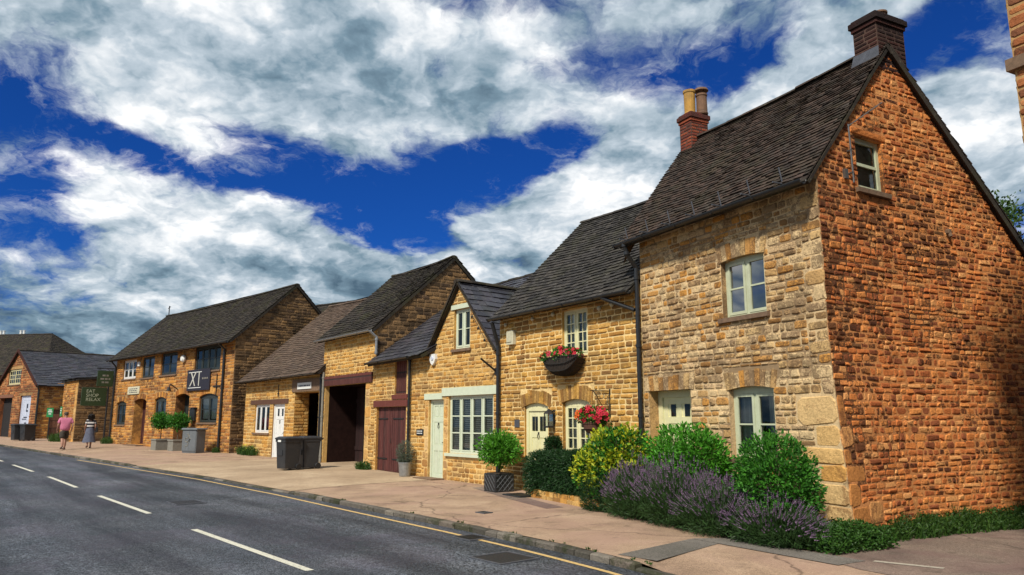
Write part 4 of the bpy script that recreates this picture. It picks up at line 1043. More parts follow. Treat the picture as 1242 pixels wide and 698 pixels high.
# ---- long restaurant building -------------------------------------------------------
def restaurant():
    H = House('restaurant_building', 'long ochre stone building with dark casements, hung sign and mossy roof', 'building', (-23.7,44.65), (-12.57,33.66)); r = H.r; U = H.L
    F = Mfront(); G = Mright(U); mb = MB()
    W1 = [(1.2,3.3,3.9,4.98,'white',3),(4.2,6.0,3.86,5.02,'darkframe',2),(6.95,9.1,3.9,5.06,'darkframe',2),(11.3,14.2,3.9,5.1,'darkframe',4)]
    W0 = [(.6,2.2,1.3,2.66),(6.5,8.1,1.3,2.78),(12.2,14.2,1.45,2.82)]
    D0 = [(3.5,5.3,.25,2.75),(9.3,11.0,.15,2.88)]
    ops = [(a,b,c,d,.13) for a,b,c,d,_,_ in W1]+[(a,b,c,d,.13) for a,b,c,d in W0]+[(a,b,c,d,.55) for a,b,c,d in D0]
    ex = [(a-.1,b+.1,d,d+.3) for a,b,c,d in W0+D0]
    panel(mb, F, [(0,-.3),(U,-.3),(U,5.28),(0,5.24)], ops, ex, (.11,.17), (.2,.5), .02, (.006,.024), 101)
    for i, (a,b,c,d) in enumerate(W0+D0): arch(mb, F, a-.04, b+.04, d-.16, .15, .28, 9, 0, 110+i)
    mb.build('wall', [MT['far'], MT['far_mortar']], r)
    mb = MB(); panel(mb, G, [(0,-.3),(5.8,-.3),(5.8,5.2),(2.9,8.0),(0,5.28)], (), (), (.11,.17), (.2,.48), .02, (.006,.026), 102)
    mb.add([(0,0,-.3),(0,5.8,-.3),(0,5.8,5.2),(0,2.9,8.0),(0,0,5.24)], [(0,1,2,3,4)], 1); mb.quad((0,5.8,-.3),(U,5.8,-.3),(U,5.8,5.2),(0,5.8,5.2),1)
    mb.build('wall', [MT['dark'], MT['dark_mortar']], r)
    mb = MB(); roof_plane(mb, (-.5,-.36,5.08), (U+.12,-.36,5.10), (-.5,2.9,8.14), (U+.1,2.9,8.12), .16, (.2,.32), .022, 18, 0, 1, .16, .09, .10)
    roof_plane(mb, (-.5,6.1,5.1), (U+.12,6.1,5.1), (-.5,2.9,8.14), (U+.1,2.9,8.12), .3, (.25,.4), .022, 19, 0, 1, 0)
    ro = mb.build('roof', [MT['tile_dark'], MT['tile_dark']], r)
    mb = MB(); ridge_tiles(mb, (-.5,2.9,8.15), (U+.1,2.9,8.13), .45, .12, 11, dip=.10); mb.build('ridge_tiles', MT['tile_dark'], ro)
    mb = MB(); mb.tube([(-.35,2.9,8.1),(-.35,2.9,8.75)], .03, 6); mb.tube([(-.55,2.9,8.6),(-.15,2.9,8.68)], .02, 5); mb.build('finial', MT['iron'], ro)
    for i, (a,b,c,d,m,n) in enumerate(W1):
        window(r, F, a, b, c, d, .07, n, 2, 1, m, .07, .06, .035, sill='sill' , seed=20+i, glass='glassdark')
    for i, (a,b,c,d) in enumerate(W0):
        window(r, F, a, b, c, d, .08, 2, 2, 1, 'darkframe', .07, .06, .035, seed=30+i, head=.12, sill='sill', glass='glass', blind='half' if i else None)
    for i, (a,b,c,d) in enumerate(D0): door(r, F, a, b, c, d, .5, 'six', 'reddoor' if i == 0 else 'darkframe', .12)
    mb = MB(); mb.box(3.4,5.4,-.4,0,-.1,.24); mb.build('doorstep', MT['sill'], r)
    # XI sign
    mb = MB(); mb.bevel_box(10.75,13.35,-.10,-.02,2.98,4.0,.02); sg = mb.build('sign_board', MT['purpleblack'], r)
    mb = MB()
    for (a0,a1,z0,z1) in ((10.95,12.45,3.10,3.13),(10.95,12.45,3.85,3.88)): mb.box(a0,a1,-.106,-.10,z0,z1)
    mb.build('border', MT['letter'], sg)
    text_mesh('lettering', 'X', .98, 'cream_letter', sg, (11.45,-.106,3.49), ROT_FRONT, .003, shear=.12)
    text_mesh('lettering', 'I', .98, 'cream_letter', sg, (12.18,-.106,3.49), ROT_FRONT, .003)
    mb = MB()
    for k in range(4): mb.box(12.55+k*.17,12.66+k*.17,-.106,-.10,3.50,3.58)
    mb.build('lettering', MT['concrete'], sg)
    mb = MB(); mb.bevel_box(2.4,4.2,-.07,-.01,3.0,3.42,.02); s2 = mb.build('sign_board', MT['lintelstone'], r); s2['label'] = 'small pale sign board'
    mb = MB()
    for z in (3.3,3.2,3.1):
        x = 2.62+.1*((z*10)%2)
        for w_ in (.2,.3,.22,.26): mb.box(x,x+w_,-.076,-.07,z-.02,z+.02); x += w_+.08
    mb.build('lettering', MT['darkletter'], s2)
    mb = MB(); mb.lathe([(.02,0),(.17,.03),(.19,.12),(.12,.2)], (0,0,0), 12); o = mb.build('alarm_box', MT['white'], r); o.data.transform(Matrix.Translation((10.1,0,4.62)) @ Matrix.Rotation(R(90),4,'X'))
    mb = MB(); mb.bevel_box(4.35-.6,4.6-.6,-.12,0,4.55,4.8,.03); mb.build('security_lamp', MT['white'], r)
    mb = MB(); mb.bevel_box(11.45,12.0,-.16,0,1.55,2.12,.04); mb.bevel_box(11.42,12.03,-.18,0,2.12,2.17,.02); mb.build('post_box', MT['black'], r)
    mb = MB(); mb.tube([(9.45,0,3.1),(9.5,-.4,3.35),(9.6,-.5,3.2)], .03, 6); mb.lathe([(.12,-.2),(.06,0)], (9.6,-.5,3.2), 10); mb.build('wall_lamp', MT['iron'], r)
    mb = MB(); mb.box(14.0,14.05,-.05,0,2.65,3.7); mb.box(13.65,14.4,-.05,0,3.1,3.16); mb.build('wall_tie', MT['iron'], r)
    pipe(r, [(14.75,-.4,5.05),(14.75,-.09,4.8),(14.75,-.09,.2)], .055); pipe(r, [(.12,-.4,5.05),(.12,-.09,4.7),(.12,-.09,.3)], .05)
    gutter(r, (-.4,-.44,5.08), (U+.1,-.44,5.08), .065)
    r.location.z = 0
    return H
HX = restaurant()

# ---- far corner workshop with gable and pale blue door ---------------------------------
def workshop():
    d = (4.6/6.0, -3.857/6.0); P = (-36.896-3.6*d[0], 55.557-3.6*d[1]); Q = (P[0]+8.3*d[0], P[1]+8.3*d[1])
    H = House('stone_workshop', 'far gabled stone workshop with pale blue door and purple slate roof', 'workshop', P, Q); r = H.r; U = H.L
    F = Mfront(); G = Mright(U); mb = MB()
    ops = [(1.9,4.6,4.15,5.3,.12), (5.0,7.2,.2,3.3,.2), (.5,3.3,.2,3.2,.4)]
    panel(mb, F, [(0,-.3),(U,-.3),(U,4.15),(3.9,6.62),(0,4.3)], ops, [(1.7,4.8,5.3,5.5),(4.8,7.4,3.3,3.5),(.3,3.5,3.2,3.45)], (.14,.2), (.3,.6), .025, (.006,.026), 121)
    mb.build('wall', [MT['rust'], MT['far_mortar']], r)
    mb = MB(); panel(mb, G, [(0,-.3),(14,-.3),(14,4.15),(0,4.15)], [(.9,2.2,.2,2.3,.15)], (), (.14,.2), (.3,.6), .025, (.006,.026), 122)
    mb.quad((0,0,-.3),(0,14,-.3),(0,14,4.15),(0,0,4.15),1); mb.quad((0,14,-.3),(U,14,-.3),(U,14,4.15),(0,14,4.15),1)
    mb.build('wall', [MT['far'], MT['far_mortar']], r)
    mb = MB(); roof_plane(mb, (U+.25,-.12,3.98), (U+.25,14,3.98), (3.9,-.12,6.72), (3.9,14,6.72), .24, (.3,.45), .02, 20, 0, 1, .03)
    roof_plane(mb, (-.25,-.12,4.1), (-.25,14,4.1), (3.9,-.12,6.72), (3.9,14,6.72), .3, (.3,.45), .02, 21, 0, 1, 0)
    ro = mb.build('roof', [MT['slate'], MT['tile_dark']], r)
    mb = MB(); ridge_tiles(mb, (3.9,-.12,6.74), (3.9,14,6.74), .45, .14, 12); mb.build('ridge_tiles', MT['tile_dark'], ro)
    mb = MB()
    for (a, b) in (((-.25,4.02),(3.9,6.66)), ((U+.25,3.90),(3.9,6.66))):
        mb.add([(a[0],-.2,a[1]-.1),(a[0],-.13,a[1]-.1),(a[0],-.13,a[1]+.1),(a[0],-.2,a[1]+.1),(b[0],-.2,b[1]-.1),(b[0],-.13,b[1]-.1),(b[0],-.13,b[1]+.1),(b[0],-.2,b[1]+.1)],
               [(0,1,2,3),(4,7,6,5),(0,4,5,1),(1,5,6,2),(2,6,7,3),(3,7,4,0)])
    mb.build('verge', MT['brick_dark'], ro)
    window(r, F, 1.9, 4.6, 4.15, 5.3, .07, 2, 3, 3, 'yellowblind', .08, .05, .04, glass='glass', blind='half', seed=40, sill='sill')
    dd = door(r, F, 5.0, 7.2, .2, 3.3, .14, 'flat', 'greyblue', .12, label='wide pale blue door with dark lettering')
    mb = MB()
    for (a, z, w_, h_) in ((6.2,2.55,.25,.3),(6.22,2.2,.3,.12),(6.0,1.75,.7,.08),(5.8,1.62,.9,.06),(6.1,1.35,.4,.07)): mb.box(a-w_/2,a+w_/2,.125,.134,z-h_/2,z+h_/2)
    mb.build('lettering', MT['darkletter'], dd)
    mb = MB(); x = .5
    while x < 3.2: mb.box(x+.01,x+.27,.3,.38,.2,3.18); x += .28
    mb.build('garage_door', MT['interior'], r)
    mb = MB(); mb.box(.3,3.5,-.05,.1,3.2,3.42); mb.build('lintel', MT['oak'], r)
    mb = MB()
    x = .95
    while x < 2.1: mb.box(U-.1,U-.06,x,x+.2,.2,2.28); x += .21
    mb.build('door', MT['oak'], r)
    pipe(r, [(U+.3,-.1,3.95),(U+.07,.06,3.6),(U+.07,.06,.3)], .06); gutter(r, (U+.3,14,3.95), (U+.3,-.1,3.95), .07)
    return H
HW = workshop()
def outbuilding():
    P = (-27.2-3.0*.7117, 46.9+3.0*.7027); Q = (-27.2, 46.9)
    H = House('stone_outbuilding', 'blunt stone outbuilding between the slate roofed workshop and the restaurant', 'outbuilding', P, Q); r = H.r; U = H.L
    mb = MB(); panel(mb, Mfront(), [(0,-.3),(U,-.3),(U,4.1),(0,4.0)], (), (), (.12,.18), (.25,.5), .02, (.006,.026), 131, quoins=[(U-.45,U-.004,z*.4,z*.4+.4) for z in range(10)], qmi=2)
    mb.build('wall', [MT['far'], MT['far_mortar'], MT['quoin']], r)
    mb = MB(); panel(mb, Mright(U), [(0,-.3),(5,-.3),(5,4.6),(0,4.1)], (), (), (.12,.18), (.25,.5), .02, (.006,.026), 132)
    mb.quad((0,0,-.3),(0,5,-.3),(0,5,4.5),(0,0,4.0),1); mb.quad((0,5,-.3),(U,5,-.3),(U,5,4.6),(0,5,4.6),1); mb.build('wall', [MT['dark'], MT['dark_mortar']], r)
    mb = MB(); roof_plane(mb, (-.15,-.15,4.08), (U+.12,-.15,4.14), (-.15,5.1,4.62), (U+.12,5.1,4.68), .25, (.3,.45), .02, 22, 0, 1, 0); mb.build('roof', [MT['tile_dark'], MT['tile_dark']], r)
    return H
outbuilding()

def back_house(label, P, Q, depth, ze, zrg, rv, roofmat='tile_dark', name='background_house', chim=None, hip=0):
    H = House(name, label, 'house', P, Q, 'roofs rising behind the street'); r = H.r; U = H.L
    mb = MB()
    mb.quad((0,0,-.3),(U,0,-.3),(U,0,ze),(0,0,ze)); mb.quad((0,depth,-.3),(U,depth,-.3),(U,depth,ze),(0,depth,ze))
    for u in (0, U): mb.add([(u,0,-.3),(u,depth,-.3),(u,depth,ze),(u,rv,zrg-.06 if not hip else ze),(u,0,ze)], [(0,1,2,3,4)])
    mb.build('wall', MT['dark'], r)
    mb = MB()
    roof_plane(mb, (-.2,-.3,ze-.15), (U+.2,-.3,ze-.15), (-.2+hip,rv,zrg), (U+.2-hip,rv,zrg), .24, (.25,.4), .022, 31, 0, 1, .03)
    roof_plane(mb, (-.2,depth+.3,ze-.15), (U+.2,depth+.3,ze-.15), (-.2+hip,rv,zrg), (U+.2-hip,rv,zrg), .3, (.3,.5), .022, 32, 0, 1, 0)
    if hip:
        for u, s in ((U+.2,-1),(-.2,1)): roof_plane(mb, (u,-.3,ze-.15), (u,depth+.3,ze-.15), (u+s*hip,rv-.02,zrg), (u+s*hip,rv+.02,zrg), .3, (.3,.5), .022, 33, 0, 1, 0)
    ro = mb.build('roof', [MT[roofmat], MT['tile_dark']], r)
    mb = MB(); ridge_tiles(mb, (-.2+hip,rv,zrg+.01), (U+.2-hip,rv,zrg+.01), .45, .13, 14); mb.build('ridge_tiles', MT['tile_dark'], ro)
    for (u, v, z0, h_) in (chim or ()):
        mb = MB(); mb.bevel_box(u-.4,u+.4,v-.35,v+.35,z0,z0+h_,.03); mb.bevel_box(u-.47,u+.47,v-.42,v+.42,z0+h_-.12,z0+h_,.02); c = mb.build('chimney', MT['brick'], ro)
        mb = MB()
        for k in (-.2,.2): mb.lathe([(.13,0),(.12,.5),(.15,.52),(.15,.58),(.1,.58)], (u+k,v,z0+h_), 12)
        mb.build('pot', MT['white'], c)
    return H
# behind the gabled cottage, the low cottage and far up the street
back_house('dark mossy roof just behind the small gabled cottage', (-1.55,34.2), (-1.55+7*.788,34.2+7*.616), 6, 5.3, 8.25, 3.0, 'tile_dark')
back_house('lichen spotted grey slate roof behind the golden cottage', (-2.35,28.9), (-2.35+7.0*.616,28.9-7.0*.788), 7, 4.5, 7.3, 3.2, 'slate')
back_house('dark roof peeping out behind the pale tiled low cottage', (-15.4,46.5), (-7.4,41.0), 6, 6.0, 9.0, 3.0)
HFAR = back_house('big dark hipped roof rising behind the far slate roofed workshop', (-63.5,75), (-45,72), 12, 6.0, 10.6, 6.0, 'tile_dark', hip=5.2, chim=[(6.5,7.2,9.6,1.0),(9.0,7.2,9.6,1.0)])

# ---- neighbour's wall at the right edge ---------------------------------------------------
def neighbour():
    H = House('neighbour_house', 'tall ochre stone house corner cut off at the right edge', 'house', (5.74,7.91), (5.74+8*.4472,7.91-8*.8944)); r = H.r; U = H.L
    mb = MB(); qs = [(.004,(.55 if k%2 else .35),k*.36-.02,k*.36+.34) for k in range(21)]
    panel(mb, Mfront(), [(0,-.3),(U,-.3),(U,7.6),(0,7.6)], [(2.6,3.6,3.6,4.9,.14),(2.6,3.6,.9,2.2,.14),(5.2,6.2,.05,2.15,.16)], (), (.10,.16), (.2,.45), .016, (.005,.02), 141)
    mb.build('wall', [MT['rust'], MT['far_mortar']], r)
    mb = MB(); panel(mb, Mleft(0), [(0,-.3),(7,-.3),(7,7.6),(3.5,10.6),(0,7.6)], (), (), (.10,.16), (.2,.45), .016, (.005,.02), 142)
    mb.quad((U,0,-.3),(U,7,-.3),(U,7,7.6),(U,0,7.6),1); mb.quad((0,7,-.3),(U,7,-.3),(U,7,7.6),(0,7,7.6),1); mb.build('wall', [MT['dark'], MT['dark_mortar']], r)
    mb = MB(); mb.box(-.06,U,-.06,-.0,5.52,5.66); mb.box(-.06,0,0,7,5.52,5.66); mb.build('string_course', MT['sill'], r)
    mb = MB(); roof_plane(mb, (-.1,-.3,7.5), (U,-.3,7.5), (-.1,3.5,10.7), (U,3.5,10.7), .16, (.16,.26), .02, 23, 0, 1, .03)
    roof_plane(mb, (-.1,7.3,7.5), (U,7.3,7.5), (-.1,3.5,10.7), (U,3.5,10.7), .3, (.3,.4), .02, 24, 0, 1, 0); mb.build('roof', [MT['tile'], MT['tile_dark']], r)
    F = Mfront(); window(r, F, 2.6,3.6,3.6,4.9, .1, 2, 2, 1, 'white', sill='sill', seed=50); window(r, F, 2.6,3.6,.9,2.2, .1, 2, 2, 1, 'white', sill='sill', seed=51); door(r, F, 5.2,6.2,.05,2.15, .12, 'six', 'darkframe')
neighbour()

# ------------------------------------------------------------------ ground, road, pavement
D = (-.64, .768); NN = (.768, .64)
def SN(s, n): return (s*D[0]+n*NN[0], s*D[1]+n*NN[1])
KP = [(-12,6.3),(2,6.45),(5.3,6.55),(6,6.68),(7.4,6.85),(9.5,7.0),(12.3,7.1),(17,7.3),(22,7.22),(27.6,6.8),(37,6.1),(50.6,5.2),(90,3.0),(130,1)]
def K(s):
    for (a, x), (b, y) in zip(KP, KP[1:]):
        if s <= b: return x+(y-x)*(s-a)/(b-a)
    return KP[-1][1]
def sm(x): x = max(0, min(1, x)); return x*x*(3-2*x)
def drop(s):   # 1 where the kerb is lowered to the road
    return max(sm((s-16.2)/.9)*(1-sm((s-28.2)/1.2)), 1-sm((s-5.3)/.7))
def pz(s, n):
    X, Y = SN(s, n); d = n-K(s)
    return zr(Y)-.049*drop(s)*(1-sm(d/1.6)) + .006*mnoise.noise(Vector((X*.5, Y*.5, 0)))*(1 if d > .3 else 0)*sm((s-13)/4)
def grid(name, ss, rows, mat, zf, nf):
    mb = MB(); vs = []
    for s in ss:
        for k in range(rows+1):
            n = nf(s, k/rows); x, y = SN(s, n); vs.append((x, y, zf(s, n)))
    w = rows+1
    mb.add(vs, [(i*w+k, (i+1)*w+k, (i+1)*w+k+1, i*w+k+1) for i in range(len(ss)-1) for k in range(rows)])
    return tag(mb.build(name, mat, smooth=True), kind='structure')
SS = [-12+.5*i for i in range(130)]+[53+3*i for i in range(26)]
grid('road', SS, 12, MT['road'], lambda s, n: zr(SN(s,n)[1])-.06-.012*abs(n-3.4)/3, lambda s, t: -.2+t*(K(s)+.2))
grid('pavement', SS, 40, MT['pave'], pz, lambda s, t: K(s)+.15+(t**1.6)*26)
grid('far_pavement', SS, 6, MT['pave'], lambda s, n: zr(SN(s,n)[1]), lambda s, t: -.32-(1-t)*4)
mb = MB(); gs = []
xs = [-400,-200,-100,-60,-30,0,30,60,100,200,400]; ys = [-200,-100,-50,0,18,50,100,140,250,500]
vs = [(x, y, zr(y)-.32) for x in xs for y in ys]; w = len(ys)
mb.add(vs, [(i*w+k, (i+1)*w+k, (i+1)*w+k+1, i*w+k+1) for i in range(len(xs)-1) for k in range(w-1)]); tag(mb.build('ground', MT['earth']), kind='structure')
def sheet(name, poly, mat, dz=.006):
    mb = MB(); mb.add([(x, y, dz) for x, y in poly], [tuple(range(len(poly)))]); return tag(mb.build(name, mat), kind='structure')
sheet('lane', [(3.55,9.40),(4.15,10.0),(4.9,10.75),(14.5,15.6),(16.2,13.0),(5.85,7.85),(6.4,6.6),(4.35,7.4),(3.75,8.45)], MT['lane'], .005)
sheet('pavement_patch', [(1.27,9.33),(1.66,8.92),(2.72,10.15),(2.43,10.52)], MT['strip'], .005)
sheet('pavement_patch', [(2.43,10.52),(2.95,10.56),(4.05,8.9),(3.62,8.65)], MT['strip'], .009)
sheet('pavement_patch', [(-.95,18.2),(-.55,18.65),(.25,16.0),(.95,14.2),(.62,14.0),(-.2,16.0)], MT['lane'], .004)
# lighter driveway in front of the carriage opening
mb = MB(); vs = []; rs = [17.0+.6*i for i in range(20)]
for s in rs:
    for k in range(11):
        n = K(s)+.16+k*.72; x, y = SN(s, n); vs.append((x, y, pz(s, n)+.006))
mb.add(vs, [(i*11+k, (i+1)*11+k, (i+1)*11+k+1, i*11+k+1) for i in range(len(rs)-1) for k in range(10)]); tag(mb.build('driveway', MT['drive'], smooth=True), kind='structure')
# kerb of separate stones
mb = MB(); rng = random.Random(77)
for side in (0, 1):
    s = -10
    while s < 70:
        ln = rng.uniform(.28,.5) if (5 < s < 17 and not side) else rng.uniform(.6,.95)
        a, b = s+.008, s+ln-.008; s += ln
        dp = drop((a+b)/2) if not side else 0
        if not side: na0, nb0, na1, nb1 = K(a)-.0, K(b)-.0, K(a)+.14, K(b)+.14
        else: na0 = nb0 = -.33; na1 = nb1 = -.19
        j = rng.uniform(-.012,.012); t = rng.uniform(-.008,.010)
        top = lambda ss_, n_: zr(SN(ss_, n_)[1])-.050*dp+.006+t*(1-.7*dp)
        bot = lambda ss_, n_: zr(SN(ss_, n_)[1])-.3
        P = [(a,na0+j),(b,nb0+j),(b,nb1),(a,na1)]; e = .018
        Q = [(a+e,na0+j+e),(b-e,nb0+j+e),(b-e,nb1-e),(a+e,na1-e)]
        vs = [(*SN(*p), bot(*p)) for p in P]+[(*SN(*p), top(*p)-e) for p in P]+[(*SN(*q), top(*q)+rng.uniform(-.004,.004)) for q in Q]
        mb.add(vs, [(i, (i+1)%4, 4+(i+1)%4, 4+i) for i in range(4)]+[(4+i, 4+(i+1)%4, 8+(i+1)%4, 8+i) for i in range(4)]+[(8,9,10,11)])
tag(mb.build('kerb', MT['kerb']), kind='structure')
def rz_(s, n): return zr(SN(s,n)[1])-.06-.012*abs(n-3.4)/3
def mark(name, s0, s1, nf, w, mat, dz=.004):
    mb = MB(); k = max(2, int((s1-s0)/.4)); vs = []
    for i in range(k+1):
        s = s0+(s1-s0)*i/k; n = nf(s)
        for q in (n-w/2, n, n+w/2): vs.append((*SN(s, q), rz_(s, q)+dz))
    mb.add(vs, [(3*i+j, 3*i+3+j, 3*i+4+j, 3*i+1+j) for i in range(k) for j in (0,1)])
    return tag(mb.build(name, mat), kind='structure')
for i in range(9): mark('centre_line', 1.5+6.63*i, 1.5+6.63*i+4.1, lambda s: 3.84-.02*max(0, s-25), .10, MT['roadwhite'])
mark('edge_line', -4, 34, lambda s: K(s)-.30, .075, MT['roadyellow'])
m_ = MB(); m_.quad(*[(x, y, .010) for x, y in ((4.1,8.85),(4.16,8.92),(4.72,8.50),(4.66,8.43))]); tag(m_.build('give_way_mark', MT['wornwhite']), kind='structure')
def ironwork(name, label, s, n, ls, ln, bars, onroad=True):
    mb = MB(); z = (rz_(s, n) if onroad else pz(s, n))+.012
    t = thing(name, label, 'cover', (*SN(s, n), z), math.atan2(D[1], D[0]))
    mb.box(-ls/2, ls/2, -ln/2, -ln/2+.03, -.05, .004); mb.box(-ls/2, ls/2, ln/2-.03, ln/2, -.05, .004); mb.box(-ls/2, -ls/2+.03, -ln/2+.03, ln/2-.03, -.05, .004); mb.box(ls/2-.03, ls/2, -ln/2+.03, ln/2-.03, -.05, .004)
    mb.build('frame', MT['lead'], t)
    mb = MB(); x = -ls/2+.045
    while x < ls/2-.05: mb.box(x, x+.022, -ln/2+.034, ln/2-.034, -.03, .0); x += .045 if bars else .0235
    mb.build('grating', MT['iron'], t)
ironwork('manhole_cover', 'ribbed square iron manhole cover in the asphalt near the kerb', 7.35, 6.0, .62, .62, False)
ironwork('drain_grate', 'dark slotted drain grate under the yellow edge line', 8.9, 6.66, .45, .4, True)
ironwork('stop_tap_cover', 'small dark iron cover set in the pink pavement', 10.6, 8.2, .25, .2, False, False)
ironwork('inspection_cover', 'square iron cover set in the road farther up the street', 16.2, 4.9, .7, .6, False)

# ------------------------------------------------------------------ planting
def plant(name, label, cat, loc, rz=0, group=None): return thing(name, label, cat, loc, rz, group)
def shrub(name, label, H, u, v, blobs, n, ln, w, mat, seed, extra=None, **kw):
    rng = random.Random(seed)
    t = thing(name, label, 'shrub', H.W(u, v, 0), H.rz)
    mb = MB(); leaf_mass(mb, blobs, n, ln, w, rng, seed, **kw)
    if kw.get('power'): kw2 = dict(kw); kw2['inner'] = .3; leaf_mass(mb, [(b[0],b[1],b[2],b[3]*.85,b[4]*.85,b[5]*.85) for b in blobs], n//2, ln*1.6, w*2.5, rng, seed+1, **kw2)
    mb.build('foliage', [MT[m] for m in (mat if isinstance(mat, list) else [mat])], t)
    mb = MB(); twigs(mb, (0,0,0), blobs, 26, .022, rng); mb.build('stem', MT['bark'], t)
    return t
shrub('evergreen_hedge', 'dark green needle hedge in front of the golden cottage', HC, 3.05, -.42, [(-.5,0,.46,.55,.36,.47),(.15,0,.47,.6,.38,.49),(.8,-.05,.48,.6,.4,.5)], 22000, .065, .014, 'hedge', 3, inner=.8, droop=.5, zmin=.02, lumpy=.10, power=4)
shrub('clipped_evergreen', 'small square clipped evergreen beside the arched cream door', HC, 2.36, -.12, [(0,0,1.02,.17,.15,.2),(0,0,.5,.14,.12,.4)], 3000, .045, .014, 'hedge', 4, inner=.7, lumpy=.05, power=5)
shrub('yellow_shrub', 'yellow and green variegated shrub beneath the hanging basket', HC, 4.98, -.72, [(-.1,.05,.95,.55,.42,.50),(.25,.1,1.08,.45,.38,.40),(-.42,-.15,.66,.36,.34,.40),(.05,-.05,.55,.5,.42,.5)], 7000, .075, .045, ['shrub2','yellowleaf'], 5, mi=0, mi2=1, p2=-.22, zmin=.02, lumpy=.3)
shrub('rosemary_bush', 'low dark rosemary bush under the yellow shrub', HC, 5.0, -1.0, [(0,0,.25,.5,.32,.42),(.35,.05,.3,.4,.3,.42)], 8000, .07, .012, 'hedge', 6, inner=.5, up=.6, zmin=.02)
shrub('green_shrub', 'bright green leafy shrub under the cream panelled door', HR, 1.75, -.52, [(0,0,1.0,.82,.42,.5),(-.35,.05,.75,.55,.4,.45),(.4,0,.95,.5,.4,.42),(0,0,.45,.7,.4,.5)], 9500, .075, .034, 'shrub', 7, lumpy=.28)
shrub('green_shrub', 'rounded deep green shrub under the lower window by the corner', HR, 3.84, -.68, [(0,0,.90,.60,.46,.50),(.12,-.05,.66,.58,.44,.46),(-.22,0,.62,.46,.42,.48)], 9500, .062, .030, 'shrub2', 8, lumpy=.2)
def lavender(label, H, u, v, rx, ry, h, n, seed):
    rng = random.Random(seed)
    t = thing('lavender_bush', label, 'lavender', H.W(u, v, 0), H.rz, 'lavender bushes along the cream front')
    st = MB(); fl = MB(); lf = MB()
    for i in range(n):
        a = rng.random()*6.283; q = rng.random()**.5
        hz = h*math.sqrt(max(0, 1-.72*q*q))*rng.uniform(.62, 1.18)*(1+.25*mnoise.noise(Vector((a*1.2, q*2, seed))))
        e = Vector((rx*q*math.cos(a)*1.08, ry*q*math.sin(a)*1.12, hz))
        b = Vector((e.x*.25, e.y*.25, .04)); m1 = b.lerp(e, .55)+Vector((e.x*.08, e.y*.08, .06*h))
        d = (e-m1).normalized()
        s = Vector((rng.gauss(0,1), rng.gauss(0,1), 0)).normalized()*.0028
        for (p, p2) in ((b, m1), (m1, e)): st.add([tuple(p-s), tuple(p+s), tuple(p2+s), tuple(p2-s)], [(0,1,2,3)])
        ln = rng.uniform(.05, .11); w = rng.uniform(.007, .0115)
        A = d.orthogonal().normalized(); B = d.cross(A)
        nseg = 4
        for k in range(nseg):   # whorls
            p0 = e+d*ln*k/nseg; p1 = e+d*ln*(k+1)/nseg; ww = w*(1.1-.2*k)
            mid = (p0+p1)/2
            vs = [tuple(p0)]+[tuple(mid+ww*(math.cos(x)*A+math.sin(x)*B)) for x in (0,1.57,3.14,4.71)]+[tuple(p1)]
            fl.add(vs, [(0,1,2),(0,2,3),(0,3,4),(0,4,1),(5,2,1),(5,3,2),(5,4,3),(5,1,4)])
    leaf_mass(lf, [(0,0,h*.40,rx*1.0,ry*1.0,h*.5),(0,0,h*.25,rx*1.06,ry*1.05,h*.3)], int(n*12), .085, .011, rng, seed, up=.9, inner=.35, zmin=.015)
    lf.build('foliage', MT['lavleaf'], t); st.build('stem', MT['lavleaf'], t); fl.build('flower', MT['lavflower'], t)
lavender('left lavender bush leaning over the pavement beside the yellow shrub', HR, 1.1, -.95, .74, .48, .78, 950, 11)
lavender('tallest lavender bush, in front of the bright green shrub', HR, 2.1, -.95, .88, .52, .84, 1050, 12)
lavender('lavender bush in the middle, below the lower window', HR, 3.05, -1.0, .82, .48, .68, 950, 13)
lavender('low lavender bush below the rounded shrub near the house corner', HR, 4.0, -.98, .78, .42, .52, 1000, 14)
# ivy and grass at the foot of the gable
rng = random.Random(15); mb = MB()
g = HR
for i in range(9000):
    a = rng.uniform(3.9, 5.05); b = rng.uniform(-1.05, .1)
    edge = min(1, (a-3.85)/.2, (5.1-a)/.2, (b+1.1)/.25)
    if a < 4.2 and b > -.45: continue
    z = .28*max(0, edge)**.5*rng.random()*(1+.4*mnoise.noise(Vector((a*3, b*3, 2))))
    x, y, _ = g.W(a, b); add_leaf(mb, Vector((x, y, z+.01)), Vector((rng.gauss(0,1), rng.gauss(0,1), rng.uniform(-.1,1))), rng.uniform(.03,.055), rng.uniform(.02,.04), rng)
tag(mb.build('ground_ivy', MT['ivy']), 'low green ivy spreading round the foot of the house corner', 'ground cover', kind='stuff')
rng = random.Random(16); mb = MB()
for i in range(2600):
    b = rng.uniform(.05, 9.5); o = rng.random()**1.4*(.45+.16*mnoise.noise(Vector((b*1.3, 0, 5)))+.1*min(1, b/4))
    x, y, _ = g.W(g.L+.02+o, b); hh = .30*(1-.75*o/.7)*(1+.5*mnoise.noise(Vector((b*2.1, 3, 1))))
    grass_tuft(mb, (x, y, 0), 4, max(.08, hh*1.2), .04, rng)
    for k in range(4):
        add_leaf(mb, Vector((x+rng.gauss(0,.04), y+rng.gauss(0,.04), rng.random()*hh*.9)), Vector((rng.gauss(0,1), rng.gauss(0,1), rng.uniform(-.1,1))), rng.uniform(.03,.06), rng.uniform(.018,.035), rng)
tag(mb.build('grass_verge', MT['weed']), 'rough grass and weeds along the foot of the orange gable', 'grass', kind='stuff')
